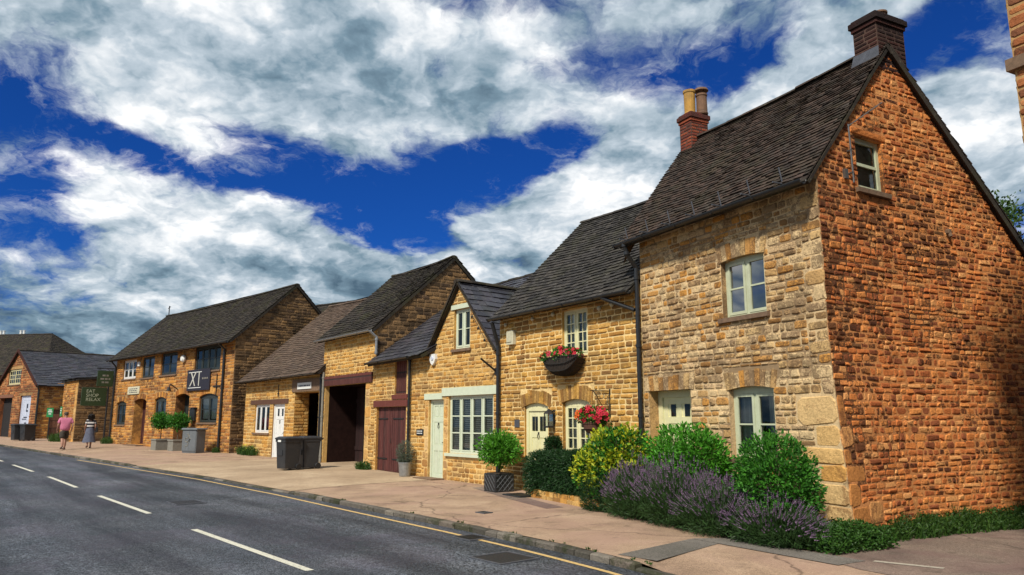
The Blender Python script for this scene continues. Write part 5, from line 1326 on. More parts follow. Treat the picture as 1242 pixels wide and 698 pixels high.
def weed(label, loc, sx, sy, h, n, seed, rz=0, yellow=False):
    rng = random.Random(seed); t = thing('weed_clump', label, 'weeds', loc, rz, 'weed clumps at the wall feet'); mb = MB()
    grass_tuft(mb, (0,0,0), n, h, 1, rng, 0, sx, sy)
    leaf_mass(mb, [(0,0,h*.3,sx*.9,sy*.9,h*.45)], n, .06, .035, rng, seed, zmin=.01)
    mb.build('foliage', MT['weed'], t)
    if yellow:
        f = MB()
        for i in range(40): flower_head(f, Vector((rng.uniform(-sx,sx), rng.uniform(-sy,sy), h*rng.uniform(.4,.9))), Vector((rng.gauss(0,.4),-.5,1)), .035, rng, 0)
        f.build('flower', MT['yellowleaf'], t)
weed('green weed clump at the foot of the carriage opening pier', (*HA.W(3.75,-.18)[:2], .05), .38, .2, .3, 260, 21, HA.rz)
weed('yellow flowered weeds under the white framed cottage window', (*HL.W(1.2,-.25)[:2], .14), .9, .3, .45, 420, 22, HL.rz, True)
weed('weeds at the foot of the sign post', (*HX.W(.35,-.3)[:2], .21), .5, .3, .5, 260, 23, HX.rz)
weed('long weed patch against the blunt stone outbuilding', (-28.6,47.6,.23), 1.1, .4, .6, 520, 24, HX.rz)
weed('weeds against the far workshop wall behind the man', (-30.2,50.6,.25), 1.3, .5, .6, 420, 25, HX.rz)
weed('tiny weeds at the drainpipe foot of the long restaurant building', (*HX.W(14.8,-.2)[:2], .12), .2, .15, .3, 120, 26, HX.rz)
weed('tiny weeds at the foot of the drainpipe beside the lattice planter', (*HC.W(.1,-.15)[:2], 0), .12, .1, .16, 70, 27, HC.rz)
mb = MB(); rng = random.Random(28)
for s in (5.7,6.0,6.6,6.9,7.5,8.3,9.9,11.4,14.2): 
    for k in range(2): q = SN(s+rng.gauss(0,.1), K(s)+.165); grass_tuft(mb, (*q, .0), 9, .035, .03, rng)
tag(mb.build('kerb_moss', MT['weed']), 'small green weeds growing in the kerb joints', 'weeds', kind='stuff')
# low stone edging of the bed
rng = random.Random(30); mb = MB()
a, b = Vector((.42,16.05,0)), Vector((1.70,13.45,0)); d = (b-a).normalized(); nrm = Vector((-d.y, d.x, 0)); x = 0
for row in range(2):
    x = rng.uniform(-.1,0)
    while x < (b-a).length:
        w = rng.uniform(.16,.34); p = a+d*x; o = rng.uniform(-.02,.02); z0 = row*.085
        P = [p+d*.008-nrm*o*-1, p+d*(w-.008)+nrm*o, p+d*(w-.01)+nrm*(.16+o), p+d*.01+nrm*(.16+o)]
        vs = [(q.x, q.y, z0-.02) for q in P]+[(q.x, q.y, z0+.075+rng.uniform(-.01,.01)) for q in P]
        mb.add(vs, [(0,1,5,4),(1,2,6,5),(2,3,7,6),(3,0,4,7),(4,5,6,7)]); x += w
tag(mb.build('stone_edging', MT['gold3']), 'low rough stone edging along the foot of the dark hedge', 'edging')
mb = MB(); mb.bevel_box(-.35,.35,-.24,.24,0,.02,.01); o = tag(mb.build('doormat', MT['black']), 'dark doormat on the paving beside the lattice planter', 'doormat'); o.location = (*HC.W(2.05,-.78)[:2], .008); o.rotation_euler = (0,0,HC.rz)

# ---- potted plants
def bay_tree(label, loc, rz, pw, ph, stem, rx, rzz, n, planter, seed, lattice=False, group=None, lf=.08):
    rng = random.Random(seed); t = thing('potted_bay_tree', label, 'potted tree', loc, rz, group)
    mb = MB(); h = pw/2
    if lattice:
        mb.bevel_box(-h,h,-h,h,0,ph,.012)
        p = mb.build('planter', MT[planter], t)
        l = MB(); k = 0
        for (ax, sg) in ((1,-1),(0,1)):
            for i in range(-3, 4):
                for sl in (1, -1):
                    pts = []
                    for q in (0, 1):
                        zz = .03+(ph-.06)*q; cc = i*.125+sl*(q-.5)*(ph-.06)
                        pts.append((cc, zz))
                    (c0, z0), (c1, z1) = pts
                    lim = h-.03
                    if abs(c0) > lim and abs(c1) > lim: continue
                    def clip(c, z, cb, zb):
                        if abs(c) <= lim: return c, z
                        e = lim if c > 0 else -lim; f = (e-cb)/(c-cb); return e, zb+(z-zb)*f
                    c0, z0 = clip(c0, z0, c1, z1); c1, z1 = clip(c1, z1, c0, z0)
                    A = (c0, sg*(h+.004), z0) if ax == 1 else (sg*(h+.004), c0, z0); B = (c1, sg*(h+.004), z1) if ax == 1 else (sg*(h+.004), c1, z1)
                    l.tube([A, B], .0035, 4)
        l.build('lattice', MT['cabinet'], p)
    else:
        mb.bevel_box(-h,h,-h,h,0,ph*.88,.012); mb.bevel_box(-h-.025,h+.025,-h-.025,h+.025,ph*.88,ph,.012); p = mb.build('planter', MT[planter], t)
    mb = MB(); mb.bevel_box(-h+.04,h-.04,-h+.04,h-.04,ph-.02,ph+.012,.01); mb.build('soil', MT['soil'], p)
    mb = MB(); mb.tube([(0,0,ph-.05),(.012,.01,ph+(stem-ph)*.4),(-.01,0,stem),(0,0,stem+rzz)], [.028,.024,.02,.008], 7); 
    twigs(mb, (0,0,stem), [(0,0,stem+rzz*.8,rx,rx,rzz)], 14, .010, rng); mb.build('trunk', MT['bark'], t)
    mb = MB(); leaf_mass(mb, [(0,0,stem+rzz*.72,rx,rx,rzz),(rx*.25,0,stem+rzz*.6,rx*.75,rx*.8,rzz*.8)], n, lf, lf*.42, rng, seed, lumpy=.5, inner=.3, k=3.0); mb.build('foliage', MT['bay' if lattice else 'shrub2'], t)
    return t
bay_tree('bushy bay tree in a black lattice planter by the downpipe', HC.W(.95,-.62), HC.rz, .5, .40, .68, .46, .36, 4200, 'black', 31, True)
b1 = bay_tree('left of the two bay trees in grey boxes before the restaurant', (-17.05,36.7,.15), HX.rz, .62, .52, 1.12, .47, .36, 1900, 'concrete', 32, group='bay trees in grey boxes', lf=.11)
b2 = copy_tree(b1); b2.location = (-15.85,35.85,.14); b2.rotation_euler = (0,0,HX.rz+1.57); b2['label'] = 'right bay tree in a grey box, next to the utility cabinet'
def bucket_plant():
    rng = random.Random(33); t = thing('potted_plant', 'grey leaved plant in a galvanised bucket beside the pale green door', 'potted plant', HG.W(.58,-.34), 0)
    mb = MB(); mb.lathe([(.13,0),(.15,.05),(.155,.06),(.185,.38),(.195,.39),(.195,.42),(.17,.42),(.165,.37)], (0,0,0), 20); p = mb.build('bucket', MT['steel'], t)
    mb = MB(); mb.lathe([(.165,.37),(.0,.39)], (0,0,0), 20, caps=False); mb.build('soil', MT['soil'], p)
    mb = MB(); leaf_mass(mb, [(0,0,.68,.22,.22,.32),(0,0,.5,.2,.2,.14)], 1700, .085, .012, rng, 33, up=.8, inner=.25); mb.build('foliage', MT['olive'], t)
    mb = MB(); twigs(mb, (0,0,.38), [(0,0,.68,.22,.22,.32)], 16, .008, rng); mb.build('stem', MT['bark'], t)
bucket_plant()
def flowers(t, blobs, n, cols, seed, r=.045, leaves=900):
    rng = random.Random(seed); mb = MB(); leaf_mass(mb, blobs, leaves, .06, .04, rng, seed, lumpy=.15); mb.build('foliage', MT['shrub2'], t)
    mb = MB()
    for i in range(n):
        b = rng.choice(blobs); d = Vector((rng.gauss(0,1), rng.gauss(-.35,1), rng.gauss(.45,.7))).normalized()
        p = Vector(b[:3])+Vector((d.x*b[3], d.y*b[4], d.z*b[5]))*rng.uniform(.9,1.15)
        u = p.x/.3+rng.gauss(0,.35)
        mi = 0 if u < -.75 else (1 if rng.random() < .72 else 2)
        flower_head(mb, p, d+Vector((0,-.5,.2)), r*rng.uniform(.75,1.25), rng, mi)
    mb.build('flower', [MT[c] for c in cols], t)
def trough():
    t = thing('flower_trough', 'black wire window trough of red and pink flowers under the upper window', 'flower trough', HC.W(2.82,-.17,2.52), HC.rz)
    def prof(u):
        b = .40*(abs(u)/.63)**3.2
        k = (1-(abs(u)/.66)**6)**.5
        return [(u,.14,.40),(u,-.19*k,.40),(u,-.185*k,b+(.40-b)*.62),(u,-.15*k,b+(.40-b)*.25),(u,-.05*k,b+.01),(u,.12,b)]
    mb = MB(); n = 26
    for i in range(n+1):
        u = -.62+1.24*i/n; mb.tube(prof(u)[1:], .007, 4)
    for k in (1, 2, 3): mb.tube([prof(-.62+1.24*i/24)[k] for i in range(25)], .010, 5)
    b = mb.build('basket', MT['iron'], t)
    mb = MB(); n = 24; vs = []
    for i in range(n+1):
        for (x, y, z) in prof(-.6+1.2*i/n)[1:]: vs.append((x*.985, y*.93+.004, z*.97+.008))
    mb.add(vs, [(i*5+k, (i+1)*5+k, (i+1)*5+k+1, i*5+k+1) for i in range(n) for k in range(4)]); mb.build('liner', MT['soil'], b)
    mb = MB(); mb.quad((-.57,-.13,.36),(.57,-.13,.36),(.57,.12,.36),(-.57,.12,.36)); mb.build('soil', MT['soil'], b)
    flowers(t, [(-.45,-.06,.42,.2,.16,.12),(0,-.04,.46,.26,.17,.15),(.4,-.03,.44,.2,.15,.11)], 85, ['redpetal','redpetal','pinkpetal'], 41, .05, 900)
trough()
def basket():
    t = thing('hanging_basket', 'brown hanging basket overflowing with red and orange flowers', 'hanging basket', HC.W(4.12,-.42,1.32), HC.rz)
    mb = MB(); mb.lathe([(.08,0),(.16,.03),(.21,.1),(.235,.2),(.235,.23),(.21,.23)], (0,0,0), 20)
    for z, r_ in ((.1,.215),(.2,.24)): mb.tube([(r_*math.cos(k*.3142),r_*math.sin(k*.3142),z) for k in range(21)], .007, 4)
    b = mb.build('basket', MT['wicker'], t)
    mb = MB(); mb.lathe([(.21,.22),(0,.24)], (0,0,0), 20, caps=False); mb.build('soil', MT['soil'], b)
    mb = MB()
    for k in range(3): mb.tube([(.22*math.cos(k*2.1+.5),.22*math.sin(k*2.1+.5),.22),(0,-.02,.86)], .005, 4)
    mb.build('chain', MT['iron'], t)
    flowers(t, [(0,-.02,.36,.27,.26,.17),(-.24,-.08,.34,.14,.16,.12),(.24,-.05,.32,.14,.16,.12)], 130, ['orangepetal','redpetal','redpetal'], 42, .055, 800)
basket()

# ---- tree behind the roof
def tree(label, loc, h, r, seed):
    rng = random.Random(seed); t = thing('broadleaf_tree', label, 'tree', loc)
    mb = MB(); mb.tube([(0,0,-.2),(.05,0,1),(.1,.05,h*.45),(.05,.1,h*.75)], [.24,.19,.13,.05], 9)
    blobs = []
    for i in range(13):
        a = rng.random()*6.283; q = rng.uniform(.15,1)*r*.75; z = h*rng.uniform(.55,.88)
        c = (q*math.cos(a), q*math.sin(a), z); k = rng.uniform(.35,.55)*r; blobs.append((*c, k, k, k*.8))
        mb.tube([(.1,.05,h*rng.uniform(.35,.5)), (c[0]*.5, c[1]*.5, z*.85), c], [.07,.045,.015], 6)
    blobs.append((0,0,h*.86,r*.5,r*.5,h*.13))
    mb.build('trunk', MT['bark'], t)
    mb = MB(); leaf_mass(mb, blobs, 11000, .13, .075, rng, seed, lumpy=.35, inner=.3, up=.1); mb.build('crown', MT['tree'], t)
tree('green treetop showing behind the orange gable roof slope', (14.35,23.2,0), 9.5, 1.75, 51)
rng = random.Random(52)

# ---- wheeled bins
def wheelie(label, loc, rz, group='wheeled bins', sc_=1.):
    t = thing('wheelie_bin', label, 'bin', loc, rz, group)
    mb = MB(); w, d, h = .27*sc_, .30*sc_, .94*sc_
    vs = []; 
    def ring(a, b, z, c): return [(-a+c,-b,z),(a-c,-b,z),(a,-b+c,z),(a,b-c,z),(a-c,b,z),(-a+c,b,z),(-a,b-c,z),(-a,-b+c,z)]
    rings = [ring(w*.84,d*.80,.05,.03), ring(w*.86,d*.82,.10,.03), ring(w*.98,d*.97,h-.08,.03), ring(w*1.04,d*1.03,h-.08,.03), ring(w*1.04,d*1.03,h,.03)]
    for r_ in rings: vs += r_
    mb.add(vs, [(k*8+i, k*8+(i+1)%8, k*8+8+(i+1)%8, k*8+8+i) for k in range(4) for i in range(8)]+[tuple(range(7,-1,-1))])
    mb.box(-.14*sc_,.14*sc_,-d*.93-.012,-d*.93+.03,.45*sc_,.62*sc_)
    b = mb.build('body', MT['binplastic'], t)
    mb = MB(); vs = ring(w*1.1,d*1.12,h+.002,.04)+ring(w*1.1,d*1.12,h+.04,.04)+ring(w*.8,d*.85,h+.085,.05)
    mb.add(vs, [(k*8+i, k*8+(i+1)%8, k*8+8+(i+1)%8, k*8+8+i) for k in (0,1) for i in range(8)]+[tuple(range(7,-1,-1)), tuple(range(16,24))])
    mb.tube([(-w*.8,d*1.12,h-.03),(-w*.8,d*1.3,h+.01),(w*.8,d*1.3,h+.01),(w*.8,d*1.12,h-.03)], .018, 6); mb.build('lid', MT['binplastic'], t)
    for sx in (-1, 1):
        mb = MB(); mb.lathe([(.02,-.03),(.085,-.03),(.1,-.02),(.1,.02),(.085,.03),(.02,.03)], (0,0,0), 16); o = mb.build('wheel', MT['black'], t)
        o.data.transform(Matrix.Translation((sx*(w*.9),d*.78,.1)) @ Matrix.Rotation(R(90),4,'Y'))
    return t
wb = wheelie('left of two dark wheelie bins before the low cottage, facing the street', (-7.0,23.75,.05), HL.rz+.12)
tg = MB(); tg.box(-.09,.09,-.322,-.316,.86,.92)
tg.build('sticker', MT['letter'], wb)
w2 = copy_tree(wb); w2.location = (-6.52,24.32,.05); w2.rotation_euler = (0,0,HL.rz-.05); w2['label'] = 'right wheelie bin, half hidden behind its neighbour by the passage'
for c in list(w2.children):
    if c.name.startswith('sticker'): bpy.data.objects.remove(c)
w3 = copy_tree(w2); w3.location = (-31.9,48.8,.25); w3.scale = (1.25,1.15,1.05); w3.rotation_euler = (0,0,HW.rz); w3['label'] = 'black bin at the far workshop corner, nearer its blue door'
w4 = copy_tree(w2); w4.location = (-31.1,48.5,.25); w4.scale = (1.25,1.15,1.05); w4.rotation_euler = (0,0,HW.rz+.1); w4['label'] = 'black bin at the far workshop corner, right of the other'
# ---- utility cabinet
def cabinet():
    t = thing('utility_cabinet', 'grey metal utility cabinet with white scribble by the restaurant wall', 'cabinet', (*HX.W(14.15,-.95)[:2], .12), HX.rz+.25)
    mb = MB(); mb.bevel_box(-.48,.48,-.24,.24,.06,1.02,.02); mb.box(-.46,.46,-.22,.22,-.1,.06); b = mb.build('body', MT['cabinet'], t)
    mb = MB(); mb.bevel_box(-.54,.54,-.3,.3,1.02,1.1,.03); mb.build('lid', MT['cabinet'], t)
    mb = MB(); mb.box(-.46,-.005,-.256,-.24,.1,.98); mb.box(.005,.46,-.256,-.24,.1,.98); d = mb.build('door', MT['cabinet'], t)
    mb = MB(); mb.tube([(.05,-.26,.5),(.05,-.28,.5),(.05,-.28,.62),(.05,-.26,.62)], .01, 5); mb.build('handle', MT['iron'], d)
    rng = random.Random(3); mb = MB(); pts = [(-.15+.11*math.sin(k*.9)+.05*rng.random(), -.262, .82-.045*k+.05*math.sin(k*1.7)) for k in range(14)]
    mb.tube(pts, .016, 4); mb.tube([(-.05,-.262,.85),(.12,-.262,.62),(-.1,-.262,.5)], .014, 4); mb.build('graffiti', MT['concrete'], d)
cabinet()
# ---- hanging and post signs at the left end of the restaurant
def signs():
    t = thing('post_sign', 'dark green board reading EAT SHOP RELAX on a pole', 'sign', HX.W(-.35,-.25,.21), HX.rz)
    mb = MB(); mb.tube([(0,0,0),(0,0,3.75)], .05, 8); mb.lathe([(.06,0),(.06,.04),(0,.07)], (0,0,3.75), 8); mb.build('post', MT['iron'], t)
    mb = MB(); mb.bevel_box(-.03,.03,-1.42,-.07,2.18,3.24,.01); b = mb.build('board', MT['green'], t)
    text_mesh('lettering', 'EAT\nSHOP\nRELAX', .27, 'palegreen', b, (.034,-1.18,2.78), ROT_SIDE, .002, align='LEFT', lspace=.9)
    mb = MB()
    for z in (2.35,3.08): mb.box(-.02,.02,-.07,.0,z,z+.05)
    mb.build('bracket', MT['iron'], t)
    t = thing('hanging_sign', 'smaller dark green sign hung above the EAT SHOP RELAX board', 'sign', HX.W(.02,-.02,3.3), HX.rz)
    mb = MB(); mb.tube([(0,0,1.28),(0,-1.05,1.28)], .022, 6); mb.tube([(0,0,.9),(0,-.5,1.27)], .015, 5); mb.tube([(0,-.2,1.28),(0,-.2,1.12)], .01, 4); mb.tube([(0,-.9,1.28),(0,-.9,1.12)], .01, 4); mb.build('bracket', MT['iron'], t)
    mb = MB(); mb.bevel_box(-.025,.025,-1.0,-.12,.22,1.14,.01); b = mb.build('board', MT['green'], t)
    mb = MB()
    for z, ws in ((.86,(.16,.12)),(.66,(.2,.14,.1)),(.46,(.14,.18))):
        y = -.56-.5*(sum(ws)+.05*(len(ws)-1))
        for w_ in ws: mb.box(.025,.03,y,y+w_,z-.05,z+.05); y += w_+.05
    mb.build('lettering', MT['concrete'], b)
    for i, (lb, q, rz) in enumerate((('small bright green sign nearest the far workshop corner', (-31.55,51.4,1.75), 0), ('small bright green sign on the blunt outbuilding, behind the man', (-29.35,49.0,1.8), 0))):
        o = thing('wall_sign', lb, 'sign', q, HW.rz+R(55) if i == 0 else HX.rz, 'small bright green signs')
        mb = MB(); mb.bevel_box(-.2,.2,-.03,.0,0,.62,.01); bb = mb.build('board', MT['greensign'], o)
        mb = MB()
        for z, w_ in ((.48,.2),(.36,.26),(.22,.16)): mb.box(-w_/2,w_/2,-.034,-.03,z-.03,z+.03)
        mb.build('lettering', MT['letter'], bb)
        if i == 0: mb = MB(); mb.tube([(0,.02,-1.5),(0,.02,.6)], .03, 6); mb.build('post', MT['iron'], o)
signs()
# ---- cable from the roof to the neighbour
a = Vector(HR.W(HR.L, 4.9, 4.7)); b = Vector((12.2,10.6,7.3)); mb = MB()
mb.tube([tuple(a.lerp(b, t/16)-Vector((0,0,.25*math.sin(math.pi*t/16)))) for t in range(17)], .011, 5)
tag(mb.build('overhead_cable', MT['black']), 'thin black cable strung from the gable roof to the neighbour', 'cable')

# ------------------------------------------------------------------ people
def skin(name, joints, edges, mat, parent, sub=2, extra=None, smooth=True):
    me = bpy.data.meshes.new(name); names = list(joints)
    me.from_pydata([joints[n][0] for n in names], [(names.index(a), names.index(b)) for a, b in edges], [])
    o = bpy.data.objects.new(name, me); COL.objects.link(o)
    md = o.modifiers.new('s', 'SKIN'); md.use_smooth_shade = True
    for i, n in enumerate(names):
        r_ = joints[n][1]; v = me.skin_vertices[0].data[i]; v.radius = r_ if isinstance(r_, tuple) else (r_, r_); v.use_root = (i == 0)
    o.modifiers.new('d', 'SUBSURF').levels = sub
    bpy.context.view_layer.update()
    m2 = bpy.data.meshes.new_from_object(o.evaluated_get(bpy.context.evaluated_depsgraph_get()))
    bpy.data.objects.remove(o)
    mb = MB(); mb.add([tuple(v.co) for v in m2.vertices], [tuple(p.vertices) for p in m2.polygons])
    if extra: extra(mb)
    bpy.data.meshes.remove(m2)
    return mb.build(name, mat, parent, smooth=True)
def person(label, loc, rz, k, female):
    t = thing('person', label, 'person', loc, rz, None); t.scale = (k, k, k)
    sw = .17 if female else .205; hp = .10 if female else .095
    J = {'pel': ((0,0,.95), (.15,.11)), 'sp': ((0,-.01,1.12), (.135,.10)), 'ch': ((0,.0,1.32), (.155 if not female else .13,.11)), 'nk': ((0,.0,1.49), .055), 'hd': ((0,.025,1.60), (.078,.09)), 'ht': ((0,.02,1.70), (.072,.085))}
    E_ = [('pel','sp'),('sp','ch'),('ch','nk'),('nk','hd'),('hd','ht')]
    step = {1: (.22,.12,.0), -1: (-.20,-.05,.07)} if not female else {1: (.14,.08,.0), -1: (-.14,-.02,.05)}
    for sx in (1, -1):
        f, kn, az = step[sx]; n = 'R' if sx > 0 else 'L'
        J['sh'+n] = ((sx*sw,0,1.425), .062); J['el'+n] = ((sx*(sw+.06),-.04-f*.25,1.15), .043)
        J['wr'+n] = ((sx*(sw+.045),.06-f*.55,.93), .030); J['ha'+n] = ((sx*(sw+.035),.085-f*.6,.86), (.034,.02))
        J['hi'+n] = ((sx*hp,0,.90), (.095,.10)); J['kn'+n] = ((sx*hp,.5*f+kn*.6+.03,.50), .062); J['ca'+n] = ((sx*hp,.75*f+kn*.1-.03,.33), .058)
        J['an'+n] = ((sx*hp,f-.02,.09+az), .038); J['to'+n] = ((sx*hp*1.1,f+.13,.035+az*.4), (.042,.028))
        E_ += [('ch','sh'+n),('sh'+n,'el'+n),('el'+n,'wr'+n),('wr'+n,'ha'+n),('pel','hi'+n),('hi'+n,'kn'+n),('kn'+n,'ca'+n),('ca'+n,'an'+n),('an'+n,'to'+n)]
    def extra(mb):
        for sx in (1, -1):
            h = Vector(J['ha'+('R' if sx > 0 else 'L')][0])
            for i in range(4):
                b = h+Vector((-sx*.0,(.026-.017*i),-.01)); ln = (.055,.065,.06,.045)[i]
                mb.tube([tuple(b), tuple(b+Vector((-sx*.004,.004,-ln*.6))), tuple(b+Vector((-sx*.014,.010,-ln-.02)))], [.009,.008,.006], 6)
            mb.tube([tuple(h+Vector((0,.03,.03))), tuple(h+Vector((-sx*.01,.055,-.0))), tuple(h+Vector((-sx*.015,.06,-.03)))], [.011,.010,.007], 6)
            mb.lathe([(.008,-.03),(.02,-.015),(.022,.015),(.008,.03)], (sx*.082,.01,1.62), 8, sx=.5)
            mb.lathe([(.003,-.008),(.010,0),(.003,.008)], (sx*.032,.108,1.635), 8)
        mb.tube([(0,.105,1.64),(0,.128,1.605),(0,.108,1.595)], [.008,.014,.010], 6); mb.tube([(-.022,.108,1.565),(0,.113,1.563),(.022,.108,1.565)], [.004,.007,.004], 6)
    skin('body', J, E_, MT['skin'], t, extra=extra)
    # clothes over the same joints
    up = {n: J[n] for n in ('pel','sp','ch')}
    grow = lambda r_, g: tuple(x+g for x in r_) if isinstance(r_, tuple) else r_+g
    if not female:
        C = {'ch': (J['ch'][0], grow(J['ch'][1], .055)), 'sp': (J['sp'][0], (.215,.18)), 'hem': ((0,-.005,.84), (.235,.20)), 'nk': ((0,0,1.465), .066)}
        e = [('ch','sp'),('sp','hem'),('ch','nk')]
        for n in 'RL':
            s, l = Vector(J['sh'+n][0]), Vector(J['el'+n][0]); C['sh'+n] = (tuple(s), .092); C['sl'+n] = (tuple(s.lerp(l, .78)), .080); e += [('ch','sh'+n),('sh'+n,'sl'+n)]
        skin('shirt', C, e, MT['pinkshirt'], t)
        C = {'w': ((0,0,1.02), (.18,.15)), 'pel': ((0,0,.88), (.20,.17))}; e = [('w','pel')]
        for n in 'RL':
            s, l = Vector(J['hi'+n][0]), Vector(J['kn'+n][0]); C['hi'+n] = (tuple(s+Vector((0,0,-.05))), .13); C['kl'+n] = (tuple(s.lerp(l, 1.0)), .115); e += [('pel','hi'+n),('hi'+n,'kl'+n)]
        skin('shorts', C, e, MT['shorts'], t)
        mb = MB(); mb.lathe([(.088,-.03),(.094,.03),(.084,.08),(.05,.105),(0.001,.112)], (0,.005,1.665), 16, sx=.92, sy=1.05, caps=False); mb.build('hair', MT['hairgrey'], t, smooth=True)
    else:
        C = {'ch': (J['ch'][0], grow(J['ch'][1], .03)), 'sp': (J['sp'][0], (.185,.15)), 'hem': ((0,0,.90), (.20,.165)), 'nk': ((0,0,1.465), .062)}
        e = [('ch','sp'),('sp','hem'),('ch','nk')]
        for n in 'RL':
            s, l = Vector(J['sh'+n][0]), Vector(J['el'+n][0]); C['sh'+n] = (tuple(s), .075); C['sl'+n] = (tuple(s.lerp(l, .8)), .062); e += [('ch','sh'+n),('sh'+n,'sl'+n)]
        skin('striped_top', C, e, MT['stripe'], t)
        mb = MB(); n = 28; vs = []
        prof = [(.165,1.06),(.205,.92),(.22,.75),(.26,.55),(.30,.36),(.315,.30)]
        for r_, z in prof:
            for q in range(n):
                a = 6.283*q/n; rr = r_*(1+.07*math.sin(a*7+z*2)*(1.05-z)); vs.append((rr*math.cos(a), rr*.9*math.sin(a)+.02*(1-z), z+.012*math.sin(a*3)))
        mb.add(vs, [(i*n+q, i*n+(q+1)%n, (i+1)*n+(q+1)%n, (i+1)*n+q) for i in range(len(prof)-1) for q in range(n)]); mb.build('skirt', MT['skirt'], t, smooth=True)
        rng = random.Random(5); mb = MB()
        vs0 = len(mb.v); mb.lathe([(.07,-.16),(.125,-.12),(.14,-.03),(.135,.06),(.10,.12),(.001,.145)], (0,-.015,1.64), 18, caps=False)
        for i in range(240):
            d = Vector((rng.gauss(0,1), rng.gauss(-.4,1), rng.gauss(0,1))).normalized(); p = Vector((0,-.03,1.63))+Vector((d.x*.135,d.y*.13,d.z*.15))
            mb.tube([tuple(p), tuple(p+d*.03+Vector((rng.gauss(0,.015),rng.gauss(0,.015),-.02))), tuple(p+d*.02+Vector((0,0,-.05)))], [.012,.012,.004], 5)
        mb.build('hair', MT['hairdark'], t, smooth=True)
    for n in 'RL':
        a = Vector(J['an'+n][0]); b = Vector(J['to'+n][0]); mb = MB()
        mb.tube([tuple(a+Vector((0,-.05,-.045))), tuple(a+Vector((0,0,-.04))), tuple(a.lerp(b,.6)+Vector((0,0,-.02))), tuple(b+Vector((0,.05,0)))], [.036,.046,.048,.03], 10); mb.build('shoe', MT['shoe'], t, smooth=True)
    return t
wa = math.atan2(-D[0], D[1])
person('man in pink tee shirt and dark shorts walking away', (-21.75,36.75,zr(36.7)+.005), wa+.1, 1.02, False).scale.x = 1.12
person('woman in striped top and long blue skirt walking away', (-21.5,38.5,zr(38.5)+.005), wa, .96, True)
def handbag():
    b = thing('shoulder_bag', 'black shoulder bag carried at the hip of the walking woman', 'bag', (-21.5+.22,38.5+.19,zr(38.5)+.78), wa)
    mb = MB(); mb.bevel_box(-.06,.06,-.17,.17,0,.26,.03); mb.build('body', MT['bagblack'], b)
    mb = MB(); mb.tube([(0,-.12,.25),(-.03,-.06,.5),(-.09,0,.62),(-.03,.06,.5),(0,.12,.25)], .012, 6); mb.build('strap', MT['bagblack'], b)
handbag()

# ------------------------------------------------------------------ sky, sun, camera
SUN_AZ = math.atan2(-.45, -.89); SUN_EL = R(46)
w = bpy.data.worlds.new('World'); sc.world = w; w.use_nodes = True
try: w.cycles.sampling_method = 'MANUAL'; w.cycles.sample_map_resolution = 512
except Exception: pass
nt = w.node_tree; nt.nodes.clear()
out = N(nt, 'ShaderNodeOutputWorld'); bg = N(nt, 'ShaderNodeBackground'); L(nt, bg.outputs[0], out.inputs[0])
sky = N(nt, 'ShaderNodeTexSky', sky_type='NISHITA'); sky.sun_disc = False; sky.sun_elevation = SUN_EL; sky.sun_rotation = SUN_AZ
sky.air_density = 1.0; sky.dust_density = .4; sky.ozone_density = 3.0
tc = N(nt, 'ShaderNodeTexCoord').outputs['Generated']
sp = N(nt, 'ShaderNodeSeparateXYZ'); L(nt, tc, sp.inputs[0])
x_, y_, z_ = sp.outputs
el = math_(nt, 'MULTIPLY', math_(nt, 'ARCSINE', z_), 180/math.pi)
az = math_(nt, 'MULTIPLY', math_(nt, 'ARCTAN2', x_, y_), 180/math.pi)
# cloud deck coordinates: direction projected on a flat layer overhead
zz = math_(nt, 'ADD', math_(nt, 'MAXIMUM', z_, 0.0), .34)
cv = N(nt, 'ShaderNodeCombineXYZ'); L(nt, math_(nt, 'DIVIDE', x_, zz), cv.inputs[0]); L(nt, math_(nt, 'DIVIDE', y_, zz), cv.inputs[1])
fb = noise_(nt, cv.outputs[0], 2.3, 9, .56, .3)
fb2 = noise_(nt, cv.outputs[0], 6.5, 8, .58, .3)
wv = noise_(nt, cv.outputs[0], 3.6, 5, .55)
azw = math_(nt, 'ADD', az, math_(nt, 'MULTIPLY', math_(nt, 'SUBTRACT', fb, .5), 14)); elw = math_(nt, 'ADD', el, math_(nt, 'MULTIPLY', math_(nt, 'SUBTRACT', wv, .5), 7))
BL = [(-24.9,24.0,14.6,5.2,-8,1.0),(-1.4,24.1,11.5,2.3,5,.75),(9.5,29.5,17.4,2.5,0,.6),(-19.4,28.7,16.1,3.2,0,.6),(-25.6,11.9,17.6,4.3,-8,1.0),(-12.9,12.9,5.6,3.7,-35,.6),(1.9,15.1,13.1,3.9,28,1.0),(9.2,19.2,8.4,3.1,35,.7),
      (22.0,24.7,6.4,2.3,25,.9),(33.2,18.1,5.6,5.7,0,1.1),(24.0,20.2,6.7,3.4,20,.4),(-30.6,5.3,7.1,2.7,0,.8),(31.6,26.8,3.5,1.5,0,.3),
      (-33.7,13.2,4.1,3.2,-5,-1.3),(-24.4,17.6,11.1,1.0,-8,-1.1),(-12.4,16.6,8.2,1.8,-20,-1.3),(-4.0,17.6,7.3,2.5,15,-1.6),(-8.5,14.0,2.2,1.8,0,-.9),(1.9,20.4,7.3,1.6,15,-.8),
      (5.4,26.0,7.4,1.8,0,-.55),(17.2,26.8,6.9,1.6,15,-.5),(31.8,24.2,3.9,1.9,15,-1.1),(35.5,24.3,2.0,2.9,0,-.9),(-35.2,20.8,2.7,2.8,0,-.7),(15.8,24.0,4.4,1.3,30,-.6)]
acc = None
